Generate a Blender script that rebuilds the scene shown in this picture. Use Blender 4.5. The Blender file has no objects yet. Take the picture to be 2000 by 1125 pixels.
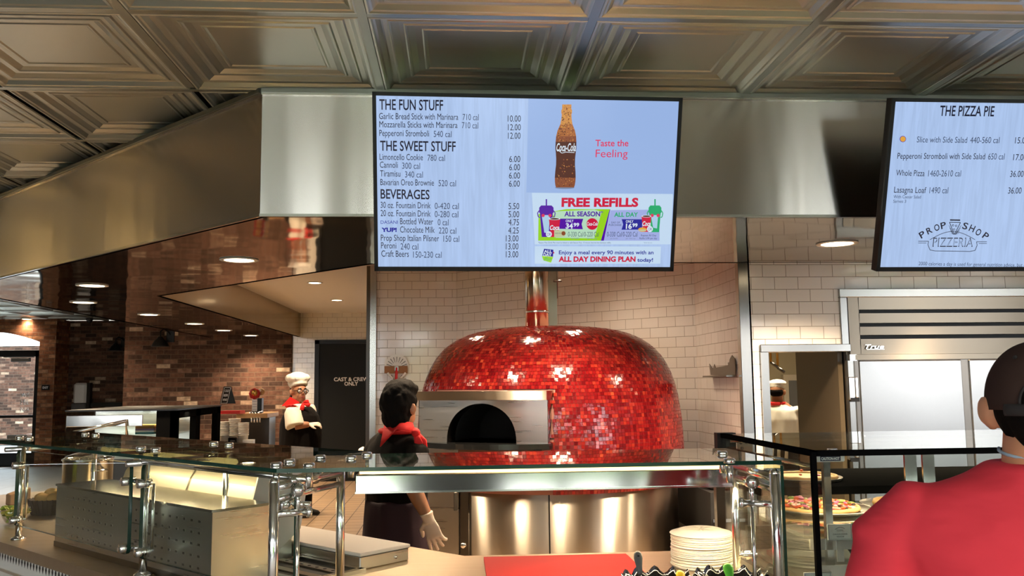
import bpy, math, random
import numpy as np
from mathutils import Vector, Matrix, noise
random.seed(7)
SC = bpy.context.scene
COL = SC.collection
# ------------------------------------------------------------------ camera, world, light, exposure
PITCH, YAW, ROLL, FPX = 6.173, 3.708, -0.622, 1700.0
CAMZ = 1.5
def _cam():
    p, y, r = (math.radians(a) for a in (PITCH, YAW, ROLL))
    f = Vector((math.sin(y)*math.cos(p), math.cos(y)*math.cos(p), math.sin(p)))
    ri = Vector((math.cos(y), -math.sin(y), 0)); up = ri.cross(f)
    return math.cos(r)*ri + math.sin(r)*up, -math.sin(r)*ri + math.cos(r)*up, f
CR, CU, CF = _cam()
cam_data = bpy.data.cameras.new('camera'); cam = bpy.data.objects.new('camera', cam_data); COL.objects.link(cam)
cam_data.sensor_width = 36; cam_data.lens = FPX/2000*36; cam_data.clip_start = 0.05; cam_data.clip_end = 200
mw = Matrix((CR, CU, -CF)).transposed().to_4x4(); mw.translation = (0, 0, CAMZ); cam.matrix_world = mw
SC.camera = cam
SC.view_settings.view_transform = 'Standard'; SC.view_settings.look = 'None'
SC.view_settings.gamma = 1; SC.view_settings.use_curve_mapping = False
SC.view_settings.exposure = 0.55
world = bpy.data.worlds.new('sky'); SC.world = world; world.use_nodes = True
bg = world.node_tree.nodes['Background']; bg.inputs[0].default_value = (0.93, 0.97, 1.0, 1); bg.inputs[1].default_value = 6.0
sun_data = bpy.data.lights.new('sun', 'SUN'); sun_data.energy = 8.0; sun_data.angle = .01; sun_data.color = (1, .95, .88)
sun = bpy.data.objects.new('sun', sun_data); COL.objects.link(sun); sun.rotation_euler = (math.radians(-32), math.radians(12), 0)   # high over the roof, shining on the yard in front
SC.cycles.max_bounces = 10; SC.cycles.transparent_max_bounces = 24; SC.cycles.glossy_bounces = 6
SC.cycles.caustics_reflective = False; SC.cycles.caustics_refractive = False
SC.cycles.sample_clamp_indirect = 6.0
LAMP_W = 62.0
def area_light(name, loc, rot, sx, sy, power, col, parent=None, spread=math.pi):
    l = bpy.data.lights.new(name, 'AREA'); l.shape = 'RECTANGLE'; l.size = sx; l.size_y = sy; l.energy = power; l.color = col; l.spread = spread
    o = bpy.data.objects.new(name, l); COL.objects.link(o); o.location = loc; o.rotation_euler = rot
    if parent: o.parent = parent
    return o

# design helpers: where does a sight line meet a plane of the room
def ray(px, py):
    return CR*((px-1000)/FPX) + CU*((562.5-py)/FPX) + CF
CO = Vector((0, 0, CAMZ))
def aty(px, py, Y): d = ray(px, py); return CO + d*(Y/d.y)
def atx(px, py, X): d = ray(px, py); return CO + d*(X/d.x)
def atz(px, py, Z): d = ray(px, py); return CO + d*((Z-CAMZ)/d.z)
def onp(px, py, o, n): d = ray(px, py); return CO + d*((o-CO).dot(n)/d.dot(n))

# ------------------------------------------------------------------ materials
MATS = {}
class NT:
    def __init__(s, name):
        m = bpy.data.materials.new(name); m.use_nodes = True; s.m = m; s.t = m.node_tree; s.t.nodes.clear()
        s.out = s.n('ShaderNodeOutputMaterial'); MATS[name] = m
    def n(s, typ, **kw):
        nd = s.t.nodes.new(typ)
        for k, v in kw.items():
            if k.startswith('i_'):
                key = k[2:]
                inp = nd.inputs[int(key)] if key.isdigit() else nd.inputs[key.replace('_', ' ')]
                if hasattr(v, 'is_output'): s.t.links.new(v, inp)
                else: inp.default_value = v
            else: setattr(nd, k, v)
        return nd
    def link(s, a, b): s.t.links.new(a, b)
    def surf(s, o): s.t.links.new(o, s.out.inputs[0])
def c4(c): return (c[0], c[1], c[2], 1)
def pbr(name, col, rough=.5, metal=0., spec=.5, emis=None, es=0., bump=None, coat=0., sss=0., sheen=0., var=0.):
    t = NT(name)
    b = t.n('ShaderNodeBsdfPrincipled')
    b.inputs['Base Color'].default_value = c4(col); b.inputs['Roughness'].default_value = rough
    b.inputs['Metallic'].default_value = metal; b.inputs['Specular IOR Level'].default_value = spec
    if coat: b.inputs['Coat Weight'].default_value = coat; b.inputs['Coat Roughness'].default_value = .03
    if sss: b.inputs['Subsurface Weight'].default_value = sss; b.inputs['Subsurface Radius'].default_value = (.02, .008, .004); b.inputs['Subsurface Scale'].default_value = .5
    if sheen: b.inputs['Sheen Weight'].default_value = sheen
    if emis: b.inputs['Emission Color'].default_value = c4(emis); b.inputs['Emission Strength'].default_value = es
    tc = t.n('ShaderNodeTexCoord')
    if bump:
        sc_, st_, dist = bump
        mp = t.n('ShaderNodeMapping', i_0=tc.outputs['Object']); mp.inputs['Scale'].default_value = sc_
        nz = t.n('ShaderNodeTexNoise', i_Vector=mp.outputs[0], i_Scale=1.0, i_Detail=3.0)
        bp = t.n('ShaderNodeBump', i_Height=nz.outputs[0], i_Strength=st_, i_Distance=dist)
        t.link(bp.outputs[0], b.inputs['Normal'])
    if var:
        nz2 = t.n('ShaderNodeTexNoise', i_Vector=tc.outputs['Object'], i_Scale=6.0, i_Detail=4.0)
        hs = t.n('ShaderNodeMapRange', i_0=nz2.outputs[0], i_1=.3, i_2=.7, i_3=1-var, i_4=1+var)
        mx = t.n('ShaderNodeMix', data_type='RGBA', blend_type='MULTIPLY'); mx.inputs[0].default_value = 1
        mx.inputs[6].default_value = c4(col); t.link(hs.outputs[0], mx.inputs[7]); t.link(mx.outputs[2], b.inputs['Base Color'])
    t.surf(b.outputs[0]); return t.m
def emit(name, col, s=1.):
    t = NT(name); e = t.n('ShaderNodeEmission', i_0=c4(col), i_1=s); t.surf(e.outputs[0]); return t.m
def steel(name, col, rough, aniso=0., wav=0., wsc=(2, 2, 2), streak=None):
    t = NT(name); b = t.n('ShaderNodeBsdfPrincipled'); tc = t.n('ShaderNodeTexCoord')
    b.inputs['Base Color'].default_value = c4(col); b.inputs['Metallic'].default_value = 1; b.inputs['Roughness'].default_value = rough
    if aniso:
        b.inputs['Anisotropic'].default_value = aniso; b.inputs['Anisotropic Rotation'].default_value = .25
        tg = t.n('ShaderNodeTangent', direction_type='RADIAL', axis='Z'); t.link(tg.outputs[0], b.inputs['Tangent'])
    if wav:
        mp = t.n('ShaderNodeMapping', i_0=tc.outputs['Object']); mp.inputs['Scale'].default_value = wsc
        nz = t.n('ShaderNodeTexNoise', i_Vector=mp.outputs[0], i_Scale=1.0, i_Detail=1.0)
        bp = t.n('ShaderNodeBump', i_Height=nz.outputs[0], i_Strength=1.0, i_Distance=wav); t.link(bp.outputs[0], b.inputs['Normal'])
    if streak:
        mp2 = t.n('ShaderNodeMapping', i_0=tc.outputs['Object']); mp2.inputs['Scale'].default_value = streak
        nz2 = t.n('ShaderNodeTexNoise', i_Vector=mp2.outputs[0], i_Scale=1.0, i_Detail=1.0)
        mr = t.n('ShaderNodeMapRange', i_0=nz2.outputs[0], i_1=.3, i_2=.7, i_3=rough*.9, i_4=rough*1.12); t.link(mr.outputs[0], b.inputs['Roughness'])
    t.surf(b.outputs[0]); return t.m
def glass(name, tint, base=.045, k=.9, rough=0.0):
    t = NT(name); g = t.n('ShaderNodeNewGeometry')
    d = t.n('ShaderNodeVectorMath', operation='DOT_PRODUCT', i_0=g.outputs['Incoming'], i_1=g.outputs['Normal'])
    a = t.n('ShaderNodeMath', operation='ABSOLUTE', i_0=d.outputs['Value'])
    o = t.n('ShaderNodeMath', operation='SUBTRACT', i_0=1.0, i_1=a.outputs[0])
    p = t.n('ShaderNodeMath', operation='POWER', i_0=o.outputs[0], i_1=5.0)
    m = t.n('ShaderNodeMath', operation='MULTIPLY_ADD', i_0=p.outputs[0], i_1=k, i_2=base)
    tr = t.n('ShaderNodeBsdfTransparent', i_0=c4(tint)); gl = t.n('ShaderNodeBsdfGlossy', i_0=(1, 1, 1, 1), i_1=rough)
    mx = t.n('ShaderNodeMixShader', i_0=m.outputs[0], i_1=tr.outputs[0], i_2=gl.outputs[0]); t.surf(mx.outputs[0]); return t.m
def tiles(name, bw, rh, mortar, c1, c2, cm, rough=.12, offset=.5, ramp=None, bump=.4, spec=.5, wob=0., metal=0.):
    t = NT(name); tc = t.n('ShaderNodeTexCoord')
    br = t.n('ShaderNodeTexBrick', offset=offset, squash=1.0)
    for k, v in (('Scale', 1.0), ('Mortar Size', mortar), ('Mortar Smooth', .3), ('Bias', 0.), ('Brick Width', bw), ('Row Height', rh)): br.inputs[k].default_value = v
    t.link(tc.outputs['UV'], br.inputs['Vector'])
    b = t.n('ShaderNodeBsdfPrincipled'); b.inputs['Roughness'].default_value = rough; b.inputs['Specular IOR Level'].default_value = spec
    b.inputs['Metallic'].default_value = metal
    if ramp:
        br.inputs['Color1'].default_value = (0, 0, 0, 1); br.inputs['Color2'].default_value = (1, 1, 1, 1); br.inputs['Mortar'].default_value = (.5, .5, .5, 1)
        cr = t.n('ShaderNodeValToRGB', i_0=br.outputs['Color']); el = cr.color_ramp.elements
        while len(el) > 1: el.remove(el[-1])
        el[0].position = ramp[0][0]; el[0].color = c4(ramp[0][1])
        for p, c in ramp[1:]: e = el.new(p); e.color = c4(c)
        nz = t.n('ShaderNodeTexNoise', i_Vector=tc.outputs['UV'], i_Scale=14.0, i_Detail=6.0)
        mr = t.n('ShaderNodeMapRange', i_0=nz.outputs[0], i_1=.25, i_2=.75, i_3=.55, i_4=1.45)
        mu = t.n('ShaderNodeMix', data_type='RGBA', blend_type='MULTIPLY'); mu.inputs[0].default_value = 1
        t.link(cr.outputs[0], mu.inputs[6]); t.link(mr.outputs[0], mu.inputs[7])
        mx = t.n('ShaderNodeMix', data_type='RGBA'); t.link(br.outputs['Fac'], mx.inputs[0]); t.link(mu.outputs[2], mx.inputs[6]); mx.inputs[7].default_value = c4(cm)
        t.link(mx.outputs[2], b.inputs['Base Color'])
    else:
        br.inputs['Color1'].default_value = c4(c1); br.inputs['Color2'].default_value = c4(c2); br.inputs['Mortar'].default_value = c4(cm)
        t.link(br.outputs['Color'], b.inputs['Base Color'])
        mr = t.n('ShaderNodeMapRange', i_0=br.outputs['Fac'], i_1=0., i_2=1., i_3=rough, i_4=.8); t.link(mr.outputs[0], b.inputs['Roughness'])
    inv = t.n('ShaderNodeMath', operation='SUBTRACT', i_0=1.0, i_1=br.outputs['Fac'])
    h = inv.outputs[0]
    if wob:
        nz = t.n('ShaderNodeTexNoise', i_Vector=tc.outputs['UV'], i_Scale=9.0, i_Detail=1.0)
        h = t.n('ShaderNodeMath', operation='MULTIPLY_ADD', i_0=nz.outputs[0], i_1=wob, i_2=h).outputs[0]
    bp = t.n('ShaderNodeBump', i_Height=h, i_Strength=bump, i_Distance=.003); t.link(bp.outputs[0], b.inputs['Normal'])
    t.surf(b.outputs[0]); return t.m

tiles('subway', .1535, .0795, .0022, (.88, .83, .78), (.84, .79, .74), (.36, .30, .25), rough=.10, bump=.5, wob=.6)
tiles('subway_end', .1535, .0795, .0022, (.78, .73, .64), (.74, .69, .6), (.38, .33, .27), rough=.12, bump=.5, wob=.6)
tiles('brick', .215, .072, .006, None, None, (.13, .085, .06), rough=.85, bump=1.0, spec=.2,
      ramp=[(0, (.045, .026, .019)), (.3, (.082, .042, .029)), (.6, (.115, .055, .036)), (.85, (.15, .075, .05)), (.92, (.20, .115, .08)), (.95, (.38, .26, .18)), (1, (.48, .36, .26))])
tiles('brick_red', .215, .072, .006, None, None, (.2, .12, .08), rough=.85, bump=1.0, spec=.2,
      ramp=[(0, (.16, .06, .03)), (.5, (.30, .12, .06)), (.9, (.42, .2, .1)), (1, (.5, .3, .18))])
tiles('floor_hall', .6, .6, .004, (.36, .36, .37), (.34, .34, .35), (.2, .2, .2), rough=.35, offset=0., bump=.2)
tiles('floor_tile', .20, .20, .006, (.40, .27, .16), (.34, .23, .14), (.10, .07, .05), rough=.4, offset=0., bump=.4)
pbr('black', (.007, .007, .008), .4, spec=.3); pbr('black_gloss', (.006, .006, .007), .08); pbr('black_soft', (.012, .012, .013), .7)
pbr('door_black', (.008, .009, .009), .5, spec=.2); pbr('white_paint', (.78, .72, .62), .6); pbr('plate_paper', (.80, .74, .64), .7, var=.03)
pbr('white_plastic', (.85, .83, .8), .35); pbr('board_white', (.92, .82, .72), .45); pbr('board_red', (.66, .008, .004), .55, spec=.15)
pbr('red_cloth', (.75, .012, .012), .75); pbr('shirt_red', (.80, .042, .070), .85, bump=((5, 5, 11), .7, .03)); pbr('white_cloth', (.84, .78, .66), .8)
pbr('white_hat', (.86, .81, .72), .8, bump=((20, 20, 12), .6, .01)); pbr('matte_black', (.006, .006, .006), 1., spec=0.); pbr('black_cloth', (.005, .0035, .003), .9, spec=.15, bump=((9, 9, 4), .5, .02)); pbr('apron_plum', (.022, .006, .016), .8)
pbr('skin', (.70, .33, .18), .5, sss=.12); pbr('skin_tan', (.42, .19, .10), .5, sss=.1); pbr('hair', (.0045, .0035, .003), .85, spec=.1, bump=((70, 70, 25), .4, .006))
pbr('glove', (.80, .66, .56), .42, spec=.6); pbr('cap_cloth', (.060, .036, .030), .95, spec=.1, bump=((120, 120, 120), .3, .002)); pbr('cap_dark', (.02, .017, .018), .8)
pbr('mask_blue', (.45, .62, .78), .8); pbr('lips', (.35, .08, .07), .5); pbr('eye_white', (.8, .78, .75), .3); pbr('cardboard', (.33, .16, .075), .85)
pbr('red_handle', (.65, .02, .03), .35); pbr('green_plastic', (.10, .50, .04), .4); pbr('yellow_plastic', (.95, .62, .02), .4); pbr('grey_plastic', (.10, .10, .10), .5)
pbr('stone_black', (.010, .010, .010), .12); pbr('oven_dark', (.006, .005, .005), .9); pbr('wood', (.52, .30, .13), .45, bump=((2, 40, 40), .2, .003))
pbr('cheese', (.85, .50, .16), .5, var=.15); pbr('crust', (.72, .42, .16), .7, var=.2); pbr('sauce', (.62, .10, .03), .45, var=.2); pbr('onion', (.55, .12, .28), .4); pbr('pepper_green', (.22, .30, .05), .4); pbr('ham', (.80, .42, .38), .5); pbr('mushroom', (.06, .035, .025), .6)
pbr('bread', (.70, .42, .14), .7, var=.2); pbr('lettuce', (.42, .52, .10), .5, var=.3); pbr('lemon', (.75, .62, .10), .4); pbr('paper_brown', (.48, .28, .14), .8); pbr('wicker', (.07, .045, .03), .7)
pbr('teal', (.05, .25, .30), .6); pbr('purple_soft', (.25, .15, .3), .6); pbr('counter_dark', (.03, .025, .022), .3); pbr('grout', (.30, .13, .10), .8); pbr('sign_navy', (.015, .02, .06), .4); pbr('card_white', (.85, .86, .86), .5); pbr('card_grey', (.25, .26, .28), .6)
pbr('letter_white', (.85, .84, .82), .4); pbr('letter_dark', (.05, .05, .06), .5); pbr('asphalt', (.45, .45, .44), .9); pbr('lawn', (.16, .30, .07), .9, var=.3); pbr('dark_wall', (.05, .045, .04), .7); pbr('plaster', (.55, .5, .43), .8)
pbr('gold', (.6, .36, .1), .3, metal=1); pbr('red_paint', (.5, .02, .02), .4); pbr('tan_wall', (.42, .36, .28), .8); pbr('panel_brown', (.105, .080, .050), .30); pbr('kitchen_wall', (.30, .25, .16), .7); pbr('cup_white', (.85, .78, .68), .5); pbr('tile_white', (.80, .77, .72), .3)
steel('steel_header', (.60, .57, .52), .20, aniso=1.0, wav=.0018, wsc=(6, 6, .7))
steel('steel_soffit', (.52, .43, .30), .06, wav=.008, wsc=(1.8, 1.8, 1.8)); steel('steel_fascia', (.34, .26, .16), .16, wav=.004, wsc=(2, 2, 1))
steel('steel', (.62, .59, .54), .30, streak=(4, 4, 90)); steel('steel_shiny', (.58, .57, .54), .14, wav=.002, wsc=(4, 4, 4)); steel('steel_trim', (.62, .60, .55), .2)
steel('steel_fridge', (.37, .365, .36), .26, wav=.002, wsc=(2, 2, 2)); steel('steel_counter', (.58, .46, .33), .34, streak=(3, 80, 3)); steel('steel_base', (.50, .44, .36), .36, aniso=1.0, wav=.003, wsc=(9, 9, .4)); steel('steel_dark', (.22, .20, .18), .3)
steel('chrome', (.80, .79, .77), .16); steel('steel_louvre', (.33, .28, .22), .30, aniso=.8); steel('steel_lamp', (.62, .62, .62), .10); steel('steel_frame', (.40, .39, .37), .24); pbr('tin', (.46, .46, .40), .34, metal=.72); steel('tin_tee', (.30, .31, .28), .35); steel('flue_mirror', (.64, .54, .42), .17, aniso=.95); steel('flue_grey', (.42, .38, .33), .35)
steel('steel_canopy', (.66, .62, .54), .42); steel('pan_metal', (.55, .50, .44), .35)
glass('glass', (.93, .96, .93), .03, .85); glass('glass_edge', (.10, .30, .22), .1, .6); glass('glass_top', (.86, .90, .84), .05, .95); glass('glass_door', (.80, .86, .88), .06, .9); glass('glass_clear', (.93, .94, .92), .05, .9)
pbr('glass_edge_solid', (.01, .05, .035), .15)
emit('lamp_glow', (1.0, .80, .52), 14.0); emit('strip_glow', (1.0, .72, .25), 2.6); emit('pendant_glow', (1, .62, .22), 26.0); emit('lamp_soft', (1, .85, .6), 4.0)

# ------------------------------------------------------------------ mesh builder
class MB:
    def __init__(s): s.v = []; s.f = []; s.mi = []; s.sm = []; s.mats = []; s.tint = None
    def m(s, name):
        if name not in s.mats: s.mats.append(name)
        return s.mats.index(name)
    def add(s, vs, fs, mat, smooth=False):
        o = len(s.v); s.v += [tuple(v) for v in vs]; k = s.m(mat)
        for f in fs: s.f.append(tuple(o+i for i in f)); s.mi.append(k); s.sm.append(smooth)
        return s
    def mir(s, fr):
        if fr is None: return 1
        o = Vector(fr(0, 0, 0)); a, b, c = (Vector(fr(*q))-o for q in ((1, 0, 0), (0, 1, 0), (0, 0, 1))); return 1 if a.cross(b).dot(c) > 0 else -1
    def box(s, x0, y0, z0, x1, y1, z1, mat, fr=None, bev=0.):
        x0, x1 = min(x0, x1), max(x0, x1); y0, y1 = min(y0, y1), max(y0, y1); z0, z1 = min(z0, z1), max(z0, z1)
        if bev:
            b = min(bev, (x1-x0)*.45, (y1-y0)*.45, (z1-z0)*.45)
            return s.rprism([(x0+b, y0), (x1-b, y0), (x1, y0+b), (x1, y1-b), (x1-b, y1), (x0+b, y1), (x0, y1-b), (x0, y0+b)], z0, z1, mat, b, fr)
        p = [(x0, y0, z0), (x1, y0, z0), (x1, y1, z0), (x0, y1, z0), (x0, y0, z1), (x1, y0, z1), (x1, y1, z1), (x0, y1, z1)]
        if fr: p = [fr(*q) for q in p]
        k = s.mir(fr); return s.add(p, [f[::k] for f in [(0, 3, 2, 1), (4, 5, 6, 7), (0, 1, 5, 4), (1, 2, 6, 5), (2, 3, 7, 6), (3, 0, 4, 7)]], mat)
    def rprism(s, poly, z0, z1, mat, b, fr=None):
        cx = sum(p[0] for p in poly)/len(poly); cy = sum(p[1] for p in poly)/len(poly); n = len(poly)
        ex = max(abs(p[0]-cx) for p in poly); ey = max(abs(p[1]-cy) for p in poly)
        ins = [(cx+(p[0]-cx)*(ex-b)/ex, cy+(p[1]-cy)*(ey-b)/ey) for p in poly]
        vs = [(x, y, z0) for x, y in ins]+[(x, y, z0+b) for x, y in poly]+[(x, y, z1-b) for x, y in poly]+[(x, y, z1) for x, y in ins]
        fs = [tuple(range(n-1, -1, -1)), tuple(range(3*n, 4*n))]
        for r in range(3):
            for i in range(n): j = (i+1) % n; fs.append((r*n+i, r*n+j, (r+1)*n+j, (r+1)*n+i))
        k = s.mir(fr)
        if fr: vs = [fr(*q) for q in vs]
        return s.add(vs, [f[::k] for f in fs], mat)
    def prism(s, poly, z0, z1, mat, fr=None, side=None):
        n = len(poly); a = sum(poly[i][0]*poly[(i+1) % n][1]-poly[(i+1) % n][0]*poly[i][1] for i in range(n))
        if a < 0: poly = poly[::-1]
        vs = [(x, y, z0) for x, y in poly]+[(x, y, z1) for x, y in poly]
        if fr: vs = [fr(*q) for q in vs]
        s.add(vs, [tuple(range(n-1, -1, -1)), tuple(range(n, 2*n))], mat)
        return s.add(vs, [(i, (i+1) % n, n+(i+1) % n, n+i) for i in range(n)], side or mat)
    def poly(s, pts, mat): return s.add(pts, [tuple(range(len(pts)))], mat)
    def loft(s, pts, rad, mat, side=(1, 0, 0), n=16, cap=True, smooth=True):
        pts = [Vector(p) for p in pts]; m = len(pts); vs = []
        for i, p in enumerate(pts):
            t = (pts[min(i+1, m-1)]-pts[max(i-1, 0)]).normalized(); sd = Vector(side)
            sd = sd - t*sd.dot(t)
            if sd.length < 1e-4: sd = Vector((0, 1, 0)) - t*t.y
            sd.normalize(); o = t.cross(sd); r = rad[i]; a, b = (r, r) if not isinstance(r, (tuple, list)) else r
            for k in range(n): th = 2*math.pi*k/n; vs.append(p+sd*(a*math.cos(th))+o*(b*math.sin(th)))
        fs = [(i*n+k, i*n+(k+1) % n, (i+1)*n+(k+1) % n, (i+1)*n+k) for i in range(m-1) for k in range(n)]
        if cap: fs += [tuple(range(n-1, -1, -1)), tuple(range((m-1)*n, m*n))]
        return s.add(vs, fs, mat, smooth)
    def tube(s, pts, r, mat, n=12): return s.loft(pts, [r]*len(pts), mat, n=n, side=(0.31, .17, .9))
    def cyl(s, p0, p1, r0, mat, r1=None, n=20): return s.loft([p0, p1], [r0, r0 if r1 is None else r1], mat, n=n, side=(0.31, .17, .9))
    def lathe(s, prof, c, mat, n=32, axis=None, smooth=True, closed=False):
        c = Vector(c); vs = []; fs = []; m = len(prof)
        q = Vector((0, 0, 1)).rotation_difference(Vector(axis)).to_matrix() if axis else None
        for r, z in prof:
            for k in range(n):
                th = 2*math.pi*k/n; p = Vector((r*math.cos(th), r*math.sin(th), z)); p = q @ p if q else p; vs.append(c+p)
        for i in range(m-1):
            for k in range(n): fs.append((i*n+k, i*n+(k+1) % n, (i+1)*n+(k+1) % n, (i+1)*n+k))
        if prof[0][0] > 1e-5 and not closed: fs.append(tuple(range(n-1, -1, -1)))
        if prof[-1][0] > 1e-5 and not closed: fs.append(tuple(range((m-1)*n, m*n)))
        if closed:
            for k in range(n): fs.append(((m-1)*n+k, (m-1)*n+(k+1) % n, (k+1) % n, k))
        return s.add(vs, fs, mat, smooth)
    def ball(s, c, r, mat, n=16, m=10, rot=None):
        if not isinstance(r, (tuple, list)): r = (r, r, r)
        c = Vector(c); vs = []
        for i in range(m+1):
            ph = math.pi*i/m
            for k in range(n):
                th = 2*math.pi*k/n; p = Vector((r[0]*math.sin(ph)*math.cos(th), r[1]*math.sin(ph)*math.sin(th), -r[2]*math.cos(ph)))
                if rot: p = rot @ p
                vs.append(c+p)
        return s.add(vs, [(i*n+k, i*n+(k+1) % n, (i+1)*n+(k+1) % n, (i+1)*n+k) for i in range(m) for k in range(n)], mat, True)
    def mesh(s, name, off=None):
        me = bpy.data.meshes.new(name); off = Vector(off) if off is not None else Vector((0, 0, 0))
        me.from_pydata([tuple(Vector(v)-off) for v in s.v], [], s.f)
        for mn in s.mats: me.materials.append(MATS[mn])
        me.polygons.foreach_set('material_index', s.mi); me.polygons.foreach_set('use_smooth', s.sm)
        uv = me.uv_layers.new(name='UVMap'); data = np.empty(len(me.loops)*2, np.float32); k = 0
        V = s.v
        for p in me.polygons:
            n = p.normal
            if abs(n.z) > .75: a = Vector((1, 0, 0)); b = Vector((0, 1, 0))
            else:
                a = Vector((-n.y, n.x, 0)).normalized(); b = Vector((0, 0, 1))
            for li in p.loop_indices:
                q = Vector(V[me.loops[li].vertex_index]); data[2*li] = q.dot(a)+50; data[2*li+1] = q.dot(b)+50
        uv.data.foreach_set('uv', data)
        me.validate(); me.update(); return me
    def build(s, name, parent=None, world=True):
        """world=True: the collected points are room coordinates; else they are local to the parent"""
        if parent is None:
            a = np.array(s.v); off = Vector(((a[:, 0].min()+a[:, 0].max())/2, (a[:, 1].min()+a[:, 1].max())/2, a[:, 2].min()))
            o = bpy.data.objects.new(name, s.mesh(name, off)); o.location = off
        else:
            off = None
            if world:
                off = Vector(parent.location)
                q = parent.parent
                while q is not None: off += Vector(q.location); q = q.parent
            o = bpy.data.objects.new(name, s.mesh(name, off)); o.parent = parent
        COL.objects.link(o); return o
def tag(o, label, cat, group=None):
    o['label'] = label; o['category'] = cat
    if group: o['group'] = group
    return o
def thing(name, label, cat, loc, group=None, rz=0.):
    o = bpy.data.objects.new(name, None); COL.objects.link(o); o.location = loc; o.rotation_euler = (0, 0, rz); o.empty_display_size = .05
    return tag(o, label, cat, group)
def struct(o, label=None):
    o['kind'] = 'structure'
    return o
def plabel(o, t): o['label'] = t; return o
def copy_tree(o, loc, label=None, parent=None, rz=None):
    c = o.copy(); COL.objects.link(c); c.parent = parent
    if parent is None:
        c.location = loc
        if rz is not None: c.rotation_euler = (0, 0, rz)
        if label: c['label'] = label
    for ch in o.children: copy_tree(ch, None, parent=c)
    return c
def fuse(mb, vox, smooth=6, disp=None):
    """one continuous skin over the collected volumes; returns vertices and faces"""
    me = mb.mesh('tmp'); o = bpy.data.objects.new('tmp', me); COL.objects.link(o)
    r = o.modifiers.new('r', 'REMESH'); r.mode = 'VOXEL'; r.voxel_size = vox; r.use_smooth_shade = True
    if smooth: sm = o.modifiers.new('s', 'SMOOTH'); sm.factor = .5; sm.iterations = smooth
    dg = bpy.context.evaluated_depsgraph_get(); ev = o.evaluated_get(dg); m2 = bpy.data.meshes.new_from_object(ev)
    vs = [v.co.copy() for v in m2.vertices]; fs = [tuple(p.vertices) for p in m2.polygons]
    if disp:
        ns = [v.normal.copy() for v in m2.vertices]; vs = [v+n*disp(v) for v, n in zip(vs, ns)]
    bpy.data.objects.remove(o); bpy.data.meshes.remove(m2); bpy.data.meshes.remove(me)
    return vs, fs
def skin(mb, vox, mat, smooth=6, disp=None, pick=None):
    vs, fs = fuse(mb, vox, smooth, disp); r = MB()
    if pick is None: r.add(vs, fs, mat, True)
    else:
        groups = {}
        for f in fs:
            c = sum((vs[i] for i in f), Vector())/len(f); groups.setdefault(pick(c), []).append(f)
        r.v = [tuple(v) for v in vs]
        for k, ff in groups.items():
            kk = r.m(k)
            for f in ff: r.f.append(f); r.mi.append(kk); r.sm.append(True)
    return r
# lettering: flat outlines from the built-in font
_TX = {}
def glyphs(txt, bold=0., shear=0.):
    key = (txt, bold, shear)
    if key not in _TX:
        cu = bpy.data.curves.new('t', 'FONT'); cu.body = txt; cu.size = 1; cu.offset = bold; cu.shear = shear; cu.resolution_u = 3; cu.fill_mode = 'FRONT'
        o = bpy.data.objects.new('t', cu); COL.objects.link(o); dg = bpy.context.evaluated_depsgraph_get()
        me = bpy.data.meshes.new_from_object(o.evaluated_get(dg)); vs = np.array([v.co[:2] for v in me.vertices]); fs = [tuple(p.vertices) for p in me.polygons]
        bpy.data.objects.remove(o); bpy.data.meshes.remove(me); bpy.data.curves.remove(cu)
        _TX[key] = (vs, fs)
    return _TX[key]
CAPH = .685
def put_text(mb, txt, P, U, V, width, cap, mat, bold=0., shear=0., lift=Vector((0, 0, 0)), center=False):
    """P = left end of the baseline, U/V unit directions, width and capital height in metres"""
    vs, fs = glyphs(txt, bold, shear); x0, x1 = vs[:, 0].min(), vs[:, 0].max(); sx = width/(x1-x0); sy = cap/CAPH
    mb.add([P+lift+U*((x-x0)*sx)+V*(y*sy) for x, y in vs], fs, mat)
# ------------------------------------------------------------------ the setting
T = .84; ZC = 2.825; ZS = 2.245; ZW = 2.62
YH = 3.86                     # front of the steel header
def ceiling_tiles():
    prof = [(.972, .0), (.958, -.005), (.940, -.006), (.925, -.001), (.905, .001), (.865, .016), (.85, .0175), (.815, .0175), (.80, .013), (.785, .013), (.77, .0165), (.715, .026), (.675, .0265), (.66, .0225), (.645, .0225), (.63, .0265),
            (.575, .035), (.515, .0355), (.50, .032), (.485, .032), (.468, .036), (.0, .036)]
    mb = MB(); h = T/2
    for r in range(-5, 18):
        y1 = (4.626+r)*T; y0 = y1-T
        for c in range(-20, 13):
            x0 = (c-.395)*T; x1 = x0+T
            if y0 > YH and not (x0+y0 < 3.05 or x0 < -3.8): continue
            if y0 > 7 and x0 < -11: continue
            if y0 < 2 and (x0 < -8 or x1 > 10.2): continue
            cx, cy = (x0+x1)/2, (y0+y1)/2; vs = []
            for a, z in prof[:-1]:
                e = a*h; vs += [(cx-e, cy-e, ZC+z), (cx+e, cy-e, ZC+z), (cx+e, cy+e, ZC+z), (cx-e, cy+e, ZC+z)]
            n = len(prof)-1; fs = []
            for i in range(n-1):
                for k in range(4): j = (k+1) % 4; fs.append((i*4+j, i*4+k, (i+1)*4+k, (i+1)*4+j))
            b = (n-1)*4; fs.append((b+3, b+2, b+1, b)); mb.add(vs, fs, 'tin')
    t = .019
    for c in range(-20, 14):
        x = (c-.395)*T
        mb.box(x-t, -4.2, ZC-.006, x+t*.75, 18.5 if x < -3.9 else YH-.02, ZC+.02, 'tin_tee')
    for r in range(-5, 18):
        y = (4.626+r)*T
        if y > 18.4: continue
        mb.box(-16, y-t, ZC-.004, 10 if y < YH else 2.99-y if y < 6.9 else -3.9, y+t*.75, ZC+.02, 'tin_tee')
    mb.box(-16, -4.2, ZC+.07, 10, 18.6, ZC+.11, 'dark_wall')
    struct(mb.build('ceiling'))
ceiling_tiles()

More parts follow.
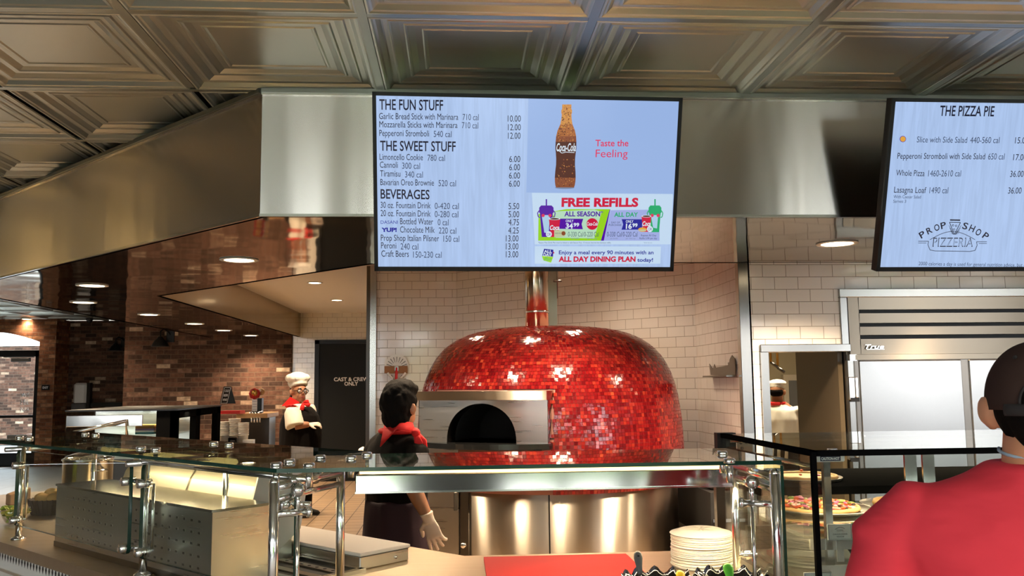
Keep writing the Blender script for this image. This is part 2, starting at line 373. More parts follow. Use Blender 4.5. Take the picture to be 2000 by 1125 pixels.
OUT = [(9.9, YH), (-.865, YH), (-3.85, 6.845), (-3.85, 14.4)]      # outer and inner edge of the dropped steel soffit
INN = [(9.9, 5.44), (-.5, 5.44), (-2.45, 7.39), (-2.45, 14.0)]
mb = MB()
mb.poly([(OUT[0][0], OUT[0][1], ZS), (INN[0][0], INN[0][1], ZS), (INN[1][0], INN[1][1], ZS), (OUT[1][0], OUT[1][1], ZS)], 'steel_soffit')
mb.poly([(*OUT[1], ZS), (*INN[1], ZS), (*INN[2], ZS), (*OUT[2], ZS)], 'steel_soffit')
mb.poly([(*OUT[2], ZS), (*INN[2], ZS), (*INN[3], ZS), (*OUT[3], ZS)], 'steel_soffit')
struct(mb.build('ceiling_soffit'))
def fascia(name, a, b, z0, z1, mat, outward, trims=True):
    a = Vector((*a, 0)); b = Vector((*b, 0)); d = (b-a).normalized(); n = Vector((d.y, -d.x, 0))*outward
    fr = lambda x, y, z: a+d*x+n*y+Vector((0, 0, z)); L = (b-a).length
    mb = MB(); mb.box(0, -.04, z0, L, 0, z1, mat, fr)
    if trims:
        mb.box(-.002, -.01, z0-.004, L, .004, z0+.008, 'steel_shiny', fr); mb.box(-.002, -.01, z1-.03, L, .012, z1-.022, 'steel_trim', fr)
        mb.box(-.002, -.01, z1-.022, L, .02, z1-.002, 'tin_tee', fr)
    struct(mb.build(name))
fascia('wall_header_front', OUT[1], OUT[0], ZS, ZC, 'steel_header', 1)
fascia('wall_header_angled', OUT[2], OUT[1], ZS, ZC, 'steel_header', 1)
fascia('wall_header_left', OUT[3], OUT[2], ZS, ZC, 'steel_header', 1)
for nm, i in (('front', 0), ('angled', 1), ('left', 2)): fascia('wall_soffit_inner_'+nm, INN[i+1], INN[i], ZS, ZW, 'steel_fascia', -1, False)
mb = MB(); mb.poly([(-2.45, 5.44, ZW), (-2.45, 14.0, ZW), (2.2, 14.0, ZW), (2.2, 5.44, ZW)], 'white_paint'); struct(mb.build('ceiling_kitchen'))

# walls behind the oven (an octagonal alcove), the guards on their corners
def wall(name, pts, z0, z1, mat, th=.06, side=1):
    mb = MB()
    for a, b in zip(pts[:-1], pts[1:]):
        a = Vector((*a, 0)); b = Vector((*b, 0)); d = (b-a).normalized(); n = Vector((d.y, -d.x, 0))*side; L = (b-a).length
        mb.box(0, -th, z0, L, 0, z1, mat, lambda x, y, z: a+d*x+n*y+Vector((0, 0, z)))
    return struct(mb.build(name))
YR = 5.42
wall('wall_alcove_left', [(-.80, 8.32), (.06, 8.32)], 0, ZW, 'subway')
wall('wall_alcove_back', [(-.03, 8.35), (1.85, 6.47)], 0, ZW, 'subway')
wall('wall_alcove_right', [(1.815, 6.56), (1.815, YR)], 0, ZW, 'subway')
wall('wall_partition', [(-.80, 13.9), (-.80, 8.325)], 0, ZW, 'panel_brown', side=-1, th=.05)
mb = MB(); mb.box(-.806, 8.255, 0, -.752, 8.262, ZW-.01, 'steel_frame'); mb.box(-.808, 8.256, 0, -.802, 8.33, ZW-.01, 'steel_trim'); struct(mb.build('trim_1'))
mb = MB(); mb.box(1.80, YR-.007, 0, 1.862, YR, ZS-.002, 'steel_frame'); mb.box(1.80, YR-.006, 0, 1.806, YR+.06, ZS-.002, 'steel_shiny'); struct(mb.build('trim_2'))
# wall with the fridge niche and the kitchen doorway
xa, xb = 1.925, 2.475; zd = 1.715; xf = aty(1640, 640, YR).x; zf = aty(1660, 566, YR).z
mb = MB(); mb.box(1.86, YR, 0, xa, YR+.09, zd, 'subway'); mb.box(1.86, YR, zd, xf, YR+.09, zf, 'subway'); mb.box(1.86, YR, zf, 4.7, YR+.09, ZS, 'subway'); struct(mb.build('wall_right'))
mb = MB()
t_ = .045
def frame_bar(p, q, r, s): mb.poly([p, q, r, s], 'steel_frame')
mb.box(xa-.005, YR-.02, 0, xa+t_, YR+.1, zd-t_, 'steel_frame'); mb.box(xa-.005, YR-.02, zd-t_, xf+.06, YR+.1, zd+.005, 'steel_frame', bev=.004)
mb.box(xf, YR-.02, zd, xf+.05, YR+.1, zf-.05, 'steel_frame', bev=.004); mb.box(xf, YR-.02, zf-.05, 4.7, YR+.1, zf+.005, 'steel_frame', bev=.004)
struct(mb.build('trim_3'))
# inside of the kitchen seen through the doorway
mb = MB(); mb.box(2.47, YR+.1, 0, 2.50, 6.22, 2.2, 'panel_brown'); struct(mb.build('wall_kitchen_side'))
mb = MB(); mb.box(1.9, 12.0, 0, 5.6, 12.1, 2.6, 'kitchen_wall'); struct(mb.build('wall_kitchen_back'))
mb = MB(); mb.box(1.88, 6.6, 0, 1.9, 12.0, 2.6, 'kitchen_wall'); mb.box(5.6, 7, 0, 5.65, 12.0, 2.6, 'kitchen_wall'); struct(mb.build('wall_kitchen_ends'))
mb = MB(); mb.box(1.88, 5.5, 2.6, 5.6, 12.1, 2.65, 'plaster'); struct(mb.build('ceiling_back_kitchen'))
# back wall with staff door, brick walls, pillar, glass door
YB = 13.9
xt = aty(571, 700, YB).x; d0, d1, dz = aty(615, 700, YB).x, aty(729, 700, YB).x, aty(650, 664, YB).z
mb = MB(); mb.box(xt, YB, 0, d0, YB+.1, dz, 'subway_end'); mb.box(xt, YB, dz, -.75, YB+.1, ZW, 'subway_end'); struct(mb.build('wall_back'))
xl = aty(245, 700, YB).x
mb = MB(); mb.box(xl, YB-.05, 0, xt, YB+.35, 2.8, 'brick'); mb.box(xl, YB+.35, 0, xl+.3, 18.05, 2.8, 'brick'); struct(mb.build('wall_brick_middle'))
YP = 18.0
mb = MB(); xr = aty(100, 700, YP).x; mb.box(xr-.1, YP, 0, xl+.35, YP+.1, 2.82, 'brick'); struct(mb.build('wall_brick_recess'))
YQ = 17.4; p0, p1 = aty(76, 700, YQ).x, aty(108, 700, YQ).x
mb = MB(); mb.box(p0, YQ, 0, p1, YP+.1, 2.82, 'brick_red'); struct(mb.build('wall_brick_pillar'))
dl0 = aty(-150, 700, YQ).x; zt = aty(60, 688, YQ).z
# brick arch above the glass door
mb = MB(); c = (dl0+p0)/2; w = p0-dl0; zs = zt+.02
pts = []
for i in range(17):
    a = i/16; x = dl0+w*a; pts.append((x, aty(76, 668, YQ).z+ .36*(1-((2*a-1)**2))*.6))
for i in range(16):
    (xa_, za), (xb_, zb) = pts[i], pts[i+1]
    mb.add([(xa_, YQ, za), (xb_, YQ, zb), (xb_, YQ, 2.82), (xa_, YQ, 2.82), (xa_, YQ+.4, za), (xb_, YQ+.4, zb)], [(0, 1, 2, 3), (1, 0, 4, 5)], 'brick_red')
mb.box(dl0-3, YQ, 0, dl0, YQ+.4, 2.82, 'brick_red'); struct(mb.build('wall_brick_left'))
# door with glass (door_1) and staff door (door_2)
mb = MB(); z1 = zt-.02; fw = .11
for (a, b, cc, dd) in ((p0-fw, 0, p0-.01, z1+.06), (dl0+.01, 0, dl0+fw, z1+.06), (dl0+.01, z1-.06, p0-.01, z1+.06), (dl0+.1, .0, p0-.1, .25)): mb.box(a, YQ+.1, b, cc, YQ+.18, dd, 'black')
mb.box(dl0+.1, YQ+.11, .92, p0-fw, YQ+.17, .97, 'black')
d = struct(mb.build('door_1'))
g = MB(); g.box(dl0+.1, YQ+.13, .25, p0-fw, YQ+.138, z1-.05, 'glass_door'); g.build('glass_pane', d)
cl = MB(); q = aty(22, 702, YQ+.05); cl.box(q.x, YQ+.02, q.z-.05, q.x+.35, YQ+.1, q.z+.03, 'grey_plastic', bev=.01); cl.box(q.x-.15, YQ+.05, q.z+.035, q.x+.42, YQ+.07, q.z+.05, 'grey_plastic'); cl.build('door_closer', d)
pb = MB(); q = aty(48, 775, YQ+.12)
for i, w_ in enumerate(('WE', 'HIL', 'NIA')):
    a0, b0 = aty(40, 776+14*i, YQ+.12), aty(56, 776+14*i, YQ+.12); put_text(pb, w_, a0, Vector((1, 0, 0)), Vector((0, 0, 1)), b0.x-a0.x, .085, 'card_white')
pb.build('window_lettering', d)
gt = MB(); gt.box(dl0, YQ+.2, z1+.06, p0, YQ+.21, 2.8, 'glass_door'); struct(gt.build('window_1'))
mb = MB(); fw = .07
mb.box(d0, YB-.03, 0, d0+fw, YB+.06, dz, 'black'); mb.box(d0, YB-.03, dz-fw*.9, d1+.2, YB+.06, dz, 'black'); mb.box(d0+fw, YB+.0, 0, d1+.2, YB+.045, dz-fw*.9, 'door_black')
d = struct(mb.build('door_2'))
tx = MB()
for s_, x0, x1, yb, h in (('CAST & CREW', 652, 720, 744.5, .0), ('ONLY', 672.5, 699.5, 753, .0)):
    a0, b0 = aty(x0, yb, YB-.002), aty(x1, yb, YB-.002); put_text(tx, s_, a0, Vector((1, 0, 0)), Vector((0, 0, 1)), b0.x-a0.x, .056, 'letter_white', bold=.03)
tx.build('door_lettering', d)
q = aty(716, 690, YB)
# side wall on the left of the hall and on the right; floor; yard outside
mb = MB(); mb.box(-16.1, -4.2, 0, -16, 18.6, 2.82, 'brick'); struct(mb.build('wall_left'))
mb = MB(); mb.box(10, -4.2, 0, 10.1, 12, 2.82, 'tan_wall'); mb.box(4.7, YR, 0, 10, YR+.1, 2.82, 'subway'); struct(mb.build('wall_right_hall'))
mb = MB(); mb.prism([(-2.2, 3.2), (10, 3.2), (10, 14), (-3.2, 14), (-4.2, 5.2)], -.05, .0, 'floor_tile'); struct(mb.build('floor_kitchen'))
mb = MB(); mb.box(-16, -4.2, -.06, 10, 18.4, -.004, 'floor_hall'); struct(mb.build('floor'))
mb = MB(); mb.box(-60, -40, -.10, 40, -4.2, -.02, 'asphalt'); mb.box(-60, 18.4, -.1, 40, 40, -.02, 'asphalt'); struct(mb.build('floor_outside'))
mb = MB(); mb.box(-14, -13.5, -.05, 14, -9.0, .02, 'lawn'); struct(mb.build('lawn_outside'))
# neighbouring brick building seen through the glass door
mb = MB(); mb.box(-20, 24, 0, -8.8, 24.3, 2.6, 'brick'); struct(mb.build('wall_outside_brick'))
# window front behind the viewer: piers between tall panes
mb = MB()
for a, b in ((-16, -7.2), (-4.3, -3.2), (-.6, .5), (1.7, 1.9), (2.5, 4.6), (5.5, 7.0), (10, 10.1)): mb.box(a, -4.3, 0, b, -4.2, 2.9, 'dark_wall')
for x in (-6.2, -5.2, -2.45, -1.55, 1.1, 2.2, 5.05, 8.0, 9.0): w_ = .21 if -3 < x < -1 else .06; mb.box(x-w_, -4.28, 0, x+w_, -4.22, 2.9, 'black')
for z in (.9, 2.1): mb.box(-7.2, -4.27, z-.03, 10, -4.23, z+.03, 'black')
for a, b in ((-7.2, -4.3), (4.6, 5.5), (7, 10)): mb.box(a, -4.3, 0, b, -4.2, .95, 'dark_wall')
struct(mb.build('wall_front'))
mb = MB(); rn = random.Random(1)
for k in range(60): mb.ball((rn.uniform(-1.1, .3) if k < 16 else rn.uniform(.9, 5), rn.uniform(-9.5, -8.5), rn.uniform(.3, 2.2)), rn.uniform(.4, .8), 'lawn', n=10, m=7)
tag(mb.build('hedge_outside'), 'green hedge outside the windows opposite the counter', 'hedge')
# ------------------------------------------------------------------ downlights in the soffit and in the white ceiling
def downlight(loc, label, group, r=.085, power=LAMP_W, proto=[None]):
    t = thing('ceiling_light', label, 'ceiling light', loc, group)
    mb = MB(); mb.lathe([(r*1.32, -.001), (r*1.32, -.006), (r*1.05, -.007), (r, -.003), (r, -.001)], (0, 0, 0), 'white_plastic', n=32); mb.build('trim_ring', t, False)
    mb = MB(); mb.lathe([(0, -.0045), (r*.99, -.0045)], (0, 0, 0), 'lamp_glow', n=32, smooth=False); mb.build('diffuser', t, False)
    l = bpy.data.lights.new('downlight', 'SPOT'); l.energy = power*2.2; l.color = (1, .77, .52); l.spot_size = math.radians(140); l.spot_blend = .8; l.shadow_soft_size = r
    o = bpy.data.objects.new('downlight', l); COL.objects.link(o); o.location = (0, 0, -.03); o.parent = t
    return t
G1 = 'round downlights in the polished metal soffit'
for px, py, lb in ((467, 507, 'large round downlight in the steel soffit, just left of the menu screen'), (180, 557, 'round downlight in the corner of the steel soffit, upper of the two at its left'),
                   (163, 590, 'round downlight in the steel soffit, lower of the two at its left'), (291, 614, 'round downlight in the steel soffit above the two black wall lamps'),
                   (380, 632, 'round downlight in the soffit, fourth from its far brick end'), (437, 645, 'round downlight in the soffit, third from far end'),
                   (490, 655, 'small round downlight at the far end of the soffit by the brick wall'), (1635, 475, 'round downlight in the soffit under the right menu screen')):
    p = atz(px, py, ZS); downlight(p, lb, G1, .085, LAMP_W*(.9 if p.y > 8 else 2.4 if p.x > 1.5 else 1.))
for px, py, lb in ((615, 552, 'recessed downlight in the white kitchen ceiling, nearer one'), (658, 586, 'recessed downlight in the white kitchen ceiling above the staff door')):
    p = atz(px, py, ZW); downlight(p, lb, 'downlights in the white kitchen ceiling', .065)
# further lamps that light the oven and the counters
p = atz(52, 623, ZC-.01)
downlight(p, 'small downlight in the far dark ceiling above the glass door', 'far ceiling', .08, LAMP_W*.25)
for x, y in ((.7, 4.65), (-.2, 4.65), (3.4, 4.65)):  # soffit lamps added out of view as extra fill
    downlight(Vector((x, y, ZS)), 'added fill downlight in the steel soffit behind the menu screen', G1, .085, LAMP_W*(1.8 if x > 2 else .95))
for x, y in ((-.15, 7.0), (.95, 6.35), (.4, 5.75)): downlight(Vector((x, y, ZW)), 'recessed downlight in the white ceiling over the red oven', 'downlights in the white kitchen ceiling', .065, LAMP_W*.22)
for x, y in ((-1.2, -.8), (1.2, -.8), (3.4, -.8)): downlight(Vector((x, y, ZC-.01)), 'added fill downlight in the tin ceiling over the waiting line', 'added fill downlights over the waiting line', .085, LAMP_W*1.2)  # unseen lamps added behind the viewer to brighten the customer's back
for x, y in ((-5.6, 10.5), (-6.2, 13.2), (-5.2, 7.5)): downlight(Vector((x, y, ZC-.01)), 'added fill downlight in the tin ceiling over the hall on the left', 'added fill downlights over the hall', .085, LAMP_W*1.5)  # fill lamps added to light the brick walls evenly
for k, y in enumerate((7.3, 8.55)):
    t = thing('pendant_lamp', ('nearer', 'farther')[k]+' of two warm globe pendants over the hall tables on the left', 'pendant lamp', (-9, y, 1.9), 'globe pendants in the hall')
    m = MB(); m.ball((-9, y, 2.02), .12, 'pendant_glow'); m.build('globe', t); m = MB(); m.cyl((-9, y, 2.13), (-9, y, ZC), .008, 'black'); m.build('cord', t)
q = atz(175, 622, ZC-.01); mb = MB(); mb.lathe([(.07, 0), (.07, -.03), (.055, -.035), (.05, -.06), (.03, -.085), (0, -.095)], q, 'black_gloss', n=20); tag(mb.build('dome_camera'), 'small black dome camera on the far dark ceiling', 'camera')

# ------------------------------------------------------------------ menu screens
def screen_frame(TL, TR, BL):
    TL, TR, BL = Vector(TL), Vector(TR), Vector(BL); U = (TR-TL).normalized(); D = (BL-TL); D = (D-U*D.dot(U)).normalized(); N = U.cross(D).normalized()
    if N.y > 0: N = -N
    return U, -D, N
def menu_screen(C0, W, H, yaw, tilt, label):
    U = Vector((math.cos(yaw), math.sin(yaw), 0)); N0 = Vector((math.sin(yaw), -math.cos(yaw), 0))
    N = (N0*math.cos(tilt)-Vector((0, 0, 1))*math.sin(tilt)).normalized(); V = N.cross(U)
    C0 = Vector(C0); t = thing('menu_screen', label, 'menu screen', C0-V*H/2)
    fr = lambda x, y, z: C0+U*x+V*y+N*z
    b = .016; mb = MB()
    mb.box(-W/2, -H/2, -.045, W/2, H/2, -.004, 'black_soft', fr)
    for a in ((-W/2, -H/2, W/2, -H/2+b*1.2), (-W/2, H/2-b, W/2, H/2), (-W/2, -H/2, -W/2+b, H/2), (W/2-b, -H/2, W/2, H/2)): mb.box(a[0], a[1], -.01, a[2], a[3], .004, 'black', fr)
    mb.build('bezel', t)
    mb = MB(); mb.box(-W/2+b*.9, -H/2+b, -.004, W/2-b*.9, H/2-b*.9, 0, 'screen_blue', fr); mb.build('display', t)
    # wall bracket back to the steel header
    mb = MB(); mb.box(-.25, -.12, -.09, .25, .12, -.045, 'black_soft', fr); p = C0-N*.09
    mb.box(p.x-.2, p.y-.02, p.z-.02, p.x+.2, YH-.002, p.z+.02, 'black_soft'); mb.build('mount', t)
    return t, U, V, N, C0
def screenmat(name, col, s=1., streak=False):
    t = NT(name); b = t.n('ShaderNodeBsdfPrincipled'); b.inputs['Base Color'].default_value = (.01, .01, .012, 1); b.inputs['Roughness'].default_value = .13; b.inputs['Specular IOR Level'].default_value = .35
    b.inputs['Emission Strength'].default_value = s; b.inputs['Emission Color'].default_value = c4(col)
    if streak:
        tc = t.n('ShaderNodeTexCoord'); mp = t.n('ShaderNodeMapping', i_0=tc.outputs['Object']); mp.inputs['Scale'].default_value = (60, 5, 4)
        nz = t.n('ShaderNodeTexNoise', i_Vector=mp.outputs[0], i_Scale=1.0, i_Detail=4.0, i_Distortion=.6)
        mr = t.n('ShaderNodeMapRange', i_0=nz.outputs[0], i_1=.35, i_2=.65, i_3=s*.93, i_4=s*1.05); t.link(mr.outputs[0], b.inputs['Emission Strength'])
    t.surf(b.outputs[0])
screenmat('screen_blue', (.49, .66, 1.0), .56, True); screenmat('s_panel', (.38, .55, .93), 0.556); screenmat('s_ink', (.012, .012, .03), 0.556); screenmat('s_grey', (.055, .08, .15), 0.556); screenmat('s_lgrey', (.22, .28, .42), 0.556)
screenmat('s_red', (.72, .012, .06), 0.556); screenmat('s_pink', (.85, .04, .13), 0.556); screenmat('s_navy', (.02, .02, .36), 0.556); screenmat('s_purple', (.10, .005, .42), 0.556); screenmat('s_green', (.02, .48, .18), 0.556); screenmat('s_lime', (.36, .78, .015), 0.556)
screenmat('s_pale', (.55, .85, .62), 0.556); screenmat('s_white', (.80, .90, 1.0), 0.590); screenmat('s_cola', (.10, .025, .012), 0.556); screenmat('s_cola2', (.30, .085, .03), 0.556); screenmat('s_gold', (.75, .33, .08), 0.556); screenmat('s_amber', (.5, .17, .04), 0.556); screenmat('s_cream', (.62, .68, .40), 0.556); screenmat('s_orange', (.9, .45, .06), 0.556); screenmat('s_lav', (.42, .5, .92), 0.556); screenmat('s_ice', (.48, .72, .95), 0.556); screenmat('s_bright', (.62, .80, 1.0), 0.583)
class Page:
    def __init__(s, org, U, V, N): s.o, s.U, s.V, s.N = org, U, V, N; s.lv = .0006
    def P(s, px, py, k=1): return onp(px, py, s.o, s.N)+s.N*(s.lv*k)
    def text(s, mb, txt, x0, x1, yb, cap, mat, bold=0., shear=0., k=3, yb1=None):
        a = s.P(x0, yb, k); b = s.P(x1, yb if yb1 is None else yb1, k); w = (b-a).length; c = s.P(x0, yb-cap, k); U = (b-a).normalized()
        put_text(mb, txt, a, U, s.V, w, (c-a).dot(s.V), mat, bold, shear)
    def shape(s, mb, pts, mat, k=1): mb.poly([s.P(x, y, k) for x, y in pts], mat)
    def rect(s, mb, x0, y0, x1, y1, mat, k=1): s.shape(mb, [(x0, y1), (x1, y1), (x1, y0), (x0, y0)], mat, k)
    def disc(s, mb, cx, cy, r, mat, k=2, ry=None, n=28): s.shape(mb, [(cx+r*math.cos(-2*math.pi*i/n), cy+(ry or r)*math.sin(-2*math.pi*i/n)) for i in range(n)], mat, k)
    def line(s, mb, pts, w, mat, k=3):
        for (xa, ya), (xb, yb) in zip(pts[:-1], pts[1:]):
            d = Vector((xb-xa, yb-ya)); L = d.length or 1; n = Vector((-d.y, d.x))/L*w/2
            s.shape(mb, [(xa+n.x, ya+n.y), (xb+n.x, yb+n.y), (xb-n.x, yb-n.y), (xa-n.x, ya-n.y)], mat, k)
TV_A = ((0.3097, 3.64, 2.3388), 1.3096, 0.7511, 0.0293, 0.3027); TV_B = ((2.5126, 3.6069, 2.3292), 1.3096, 0.7511, 0.0056, 0.3021)
tv, U, V, N, C0 = menu_screen(*TV_A, 'wide menu screen with a cola bottle advert, headed THE FUN STUFF')
pg = Page(C0, U, V, N)
for s_, x0, x1, y, h in (('THE FUN STUFF', 741, 865.5, 214, 20), ('THE SWEET STUFF', 742.5, 890, 294, 19), ('BEVERAGES', 743.5, 839, 387.5, 18)): mb = MB(); pg.text(mb, s_, x0, x1, y, h, 's_ink', bold=.014, yb1=y+1.5); mb.build('heading', tv)
sec = [MB(), MB(), MB()]; sof = lambda y: 0 if y < 280 else 1 if y < 370 else 2
for s_, x0, x1, y, c_, cx0, cx1 in (('Garlic Bread Stick with Marinara', 740.5, 895, 232.5, '710 cal', 903.5, 935), ('Mozzarella Sticks with Marinara', 741, 893.5, 248.5, '710 cal', 902, 934), ('Pepperoni Stromboli', 741, 838, 265.5, '540 cal', 847, 882),
        ('Limoncello Cookie', 741.5, 826, 312, '780 cal', 835, 869), ('Cannoli', 742, 777, 327.5, '300 cal', 785.5, 820.5), ('Tiramisu', 742.5, 782, 344.5, '340 cal', 791, 826), ('Bavarian Oreo Brownie', 743, 847.5, 361.5, '520 cal', 856.5, 890.5),
        ('30 oz. Fountain Drink', 743.5, 841, 406, '0-420 cal', 849, 896), ('20 oz. Fountain Drink', 743.5, 841, 422, '0-280 cal', 849, 895), ('Bottled Water', 781.5, 846, 437.8, '0 cal', 855, 876), ('Chocolate Milk', 781.5, 849, 454, '220 cal', 857, 891),
        ('Prop Shop Italian Pilsner', 744, 857.5, 470, '150 cal', 866, 897), ('Peroni', 744.5, 774, 485, '240 cal', 782.5, 817), ('Craft Beers', 745, 798.5, 501, '150-230 cal', 807, 862.5)):
    mb = sec[sof(y)]; pg.text(mb, s_, x0, x1, y, 12, 's_ink', yb1=y+(x1-x0)*.011); pg.text(mb, c_, cx0, cx1, y+2, 12, 's_grey', yb1=y+2.4)
pg.text(mb, 'DASANI', 743.5, 777, 437, 6.5, 's_navy'); pg.text(mb, 'YUP!', 745, 775, 452.5, 7.5, 's_navy', bold=.05)

for mb in sec: mb.build('menu_lettering', tv)
sec = [MB(), MB(), MB()]
for s_, x0, x1, y in (('10.00', 991.5, 1017, 237.5), ('12.00', 992, 1017, 254.5), ('12.00', 992, 1016.5, 271), ('6.00', 994.5, 1016, 316.5), ('6.00', 994.5, 1015.5, 332.5), ('6.00', 994, 1015.5, 348.7), ('6.00', 994, 1015, 364.5),
                      ('5.50', 993, 1014, 408.5), ('5.00', 993, 1014, 424.3), ('4.75', 993, 1013.5, 440), ('4.25', 992.5, 1013, 456), ('13.00', 988, 1012.5, 471.5), ('13.00', 988, 1012.3, 487), ('13.00', 988, 1012, 502.5)):
    pg.text(sec[sof(y)], s_, x0, x1, y, 12, 's_ink')
for mb in sec: mb.build('price_lettering', tv)
mb = MB(); pg.shape(mb, [(1028, 376), (1320, 381), (1326, 194.5), (1032, 191)], 's_panel', 1); mb.build('advert_panel', tv)
# cola bottle with drops, drawn flat on the screen
prof = [(204, 9), (213, 9), (215, 10.5), (221, 10.5), (223, 9.5), (232, 10), (243, 12), (255, 17), (266, 19.5), (277, 20.3), (290, 20.5), (298, 19.5), (310, 18.5), (322, 18.5), (335, 19.8), (347, 20.4), (355, 20), (362, 19), (366, 17.5)]
cxl = lambda y: 1107-(y-204)*.022
mb = MB(); L = [(cxl(y)-w, y) for y, w in prof]; R_ = [(cxl(y)+w, y) for y, w in prof]
for i in range(len(prof)-1):
    y = prof[i][0]; m_ = 's_gold' if y < 235 else 's_amber' if y < 256 else 's_cola2' if y < 276 or y > 345 else 's_cola'
    pg.shape(mb, [L[i+1], R_[i+1], R_[i], L[i]], m_, 2)
rn = random.Random(3)
for i in range(700):
    y = rn.uniform(205, 364); w = next(a[1]+(b[1]-a[1])*(y-a[0])/(b[0]-a[0]) for a, b in zip(prof[:-1], prof[1:]) if a[0] <= y <= b[0])
    if 276 < y < 306 or (306 < y < 345 and rn.random() < .8): continue
    x = cxl(y)+rn.uniform(-w+1.5, w-1.5); r = rn.uniform(.5, 1.4)
    m_ = rn.choice(['s_gold', 's_amber', 's_gold', 's_orange', 's_cola'] if y < 250 else ['s_amber', 's_cola', 's_gold', 's_cola2', 's_cola2', 's_cola'])
    pg.disc(mb, x, y, r, m_, 3, n=6)
pg.disc(mb, 1103, 366.5, 19, 's_lgrey', 1.5, ry=2.5)
pg.text(mb, 'Coca-Cola', 1086.5, 1124.5, 295, 15, 's_white', bold=.02, shear=.25, k=4)
pg.line(mb, [(1089, 292), (1097, 299), (1105, 297), (1122, 298)], 1.2, 's_white', 4)
mb.build('bottle_picture', tv)
mb = MB(); pg.text(mb, 'Taste the', 1162.5, 1227, 285.5, 12.5, 's_pink', bold=.012); pg.text(mb, 'Feeling', 1163, 1225.5, 307, 15, 's_pink'); mb.build('slogan', tv)
# refill offer
Z7 = lambda x, y: (1030+x/6.9, 370+y/6.9)
mb = MB()
def shp(pts, m_, k=1): pg.shape(mb, [Z7(*p) for p in pts[::-1]], m_, k)
def tx7(s_, x0, x1, yt, yb, m_, bold=0., shear=0., k=4): a = Z7(x0, yb); b = Z7(x1, yb); pg.text(mb, s_, a[0], b[0], a[1], (yb-yt)/6.9, m_, bold, shear, k)
shp([(60, 45), (1960, 60), (1930, 740), (100, 740)], 's_bright', 1); shp([(100, 765), (1800, 770), (1790, 1000), (100, 1000)], 's_bright', 1)
shp([(150, 330), (520, 265), (1115, 265), (995, 690), (145, 690)], 's_lime', 2); shp([(300, 300), (900, 270), (1000, 300), (900, 660), (380, 650), (420, 420)], 's_pale', 2.5)
shp([(1105, 280), (1117, 265), (1030, 690), (990, 690)], 's_purple', 3); shp([(1120, 280), (1780, 270), (1780, 690), (1032, 690)], 's_lav', 2)
tx7('FREE REFILLS', 458, 1492, 118, 228, 's_red', .045); tx7('ALL SEASON*', 497, 1020, 298, 360, 's_purple', .03); tx7('ALL DAY', 1168, 1487, 310, 366, 's_green', .03)
shp([(440, 393), (752, 395), (730, 465), (747, 535), (425, 530)], 's_purple', 3.2); shp([(1270, 400), (1545, 402), (1545, 540), (1268, 542), (1290, 470)], 's_navy', 3.2)
tx7('ONLY', 515, 620, 408, 441, 's_white', .02); tx7('34', 515, 612, 458, 524, 's_white', .035); tx7('99', 620, 696, 452, 498, 's_white', .035)
tx7('ONLY', 1325, 1427, 414, 447, 's_white', .02); tx7('16', 1325, 1405, 462, 528, 's_white', .035); tx7('99', 1412, 1482, 458, 504, 's_white', .035)
pg.disc(mb, *Z7(873, 465), 78/6.9, 's_red', 3.2); tx7('Coca-Cola', 800, 945, 440, 485, 's_white', .02, .25)
tx7('0-330 Cal/0-220 Cal', 545, 960, 570, 634, 's_grey', -.004); tx7('0-330 Cal/0-220 Cal', 1070, 1480, 570, 634, 's_grey', -.004)
tx7('per bottle', 590, 695, 645, 668, 's_lgrey'); tx7('per 16oz cup', 805, 935, 645, 668, 's_lgrey'); tx7('per bottle', 1115, 1215, 648, 668, 's_lgrey'); tx7('per 16oz cup', 1325, 1455, 648, 668, 's_lgrey')
tx7('DAY OF', 1130, 1245, 432, 456, 's_grey'); tx7('PURCHASE', 1097, 1265, 466, 490, 's_grey'); tx7('Repeat All Day', 1530, 1735, 605, 630, 's_grey'); tx7('Refills 5.99 per day', 1510, 1745, 645, 670, 's_grey')
tx7('*Season Pass Drink Plan must be linked to valid Season Pass. 15 minute interval time between refills.', 145, 1125, 706, 726, 's_grey', -.002); tx7('*terms may vary', 1565, 1680, 708, 724, 's_lgrey')
def cup(cx, top, bot, wt, wb, body, lid, k):
    shp([(cx-wt, top+95), (cx+wt, top+95), (cx+wb, bot), (cx-wb, bot)], body, k); shp([(cx-wt*.72, top+130), (cx+wt*.55, top+130), (cx+wb*.5, bot-50), (cx-wb*.45, bot-60)], 's_ice', k+.3)
    shp([(cx-wt*1.1, top+30), (cx-wt*.8, top), (cx+wt*.8, top), (cx+wt*1.1, top+30), (cx+wt*1.1, top+100), (cx-wt*1.1, top+100)], lid, k+.5); shp([(cx-9, top-85), (cx+9, top-85), (cx+9, top), (cx-9, top)], lid, k+.4)
    for sg in (-1, 1): pg.line(mb, [Z7(cx+sg*wt, top+60), Z7(cx+sg*wt*1.35, top+100), Z7(cx+sg*wt*1.25, top+150), Z7(cx+sg*wt, top+165)], 1.8, lid, k+.2)
    for sg in (-.5, .55): pg.disc(mb, *Z7(cx+sg*wt, top+135), 22/6.9, 's_pink', k+.8)
def redcup(cx, top, bot, wt, wb, k):
    shp([(cx-wt, top), (cx+wt, top), (cx+wb, bot), (cx-wb, bot)], 's_red', k); pg.disc(mb, *Z7(cx, top), wt/6.9, 's_white', k+.2, ry=16/6.9); pg.disc(mb, *Z7(cx, top), wt*.8/6.9, 's_cola', k+.3, ry=11/6.9)
    tx7('Coca', cx-wt*.85, cx+wt*.85, (top+bot)/2-35, (top+bot)/2+25, 's_white', .03, .25, k+.5)
cup(255, 215, 640, 88, 62, 's_purple', 's_purple', 4); redcup(365, 395, 640, 76, 52, 6); cup(1718, 215, 575, 78, 55, 's_green', 's_green', 4); redcup(1602, 360, 570, 66, 46, 6)
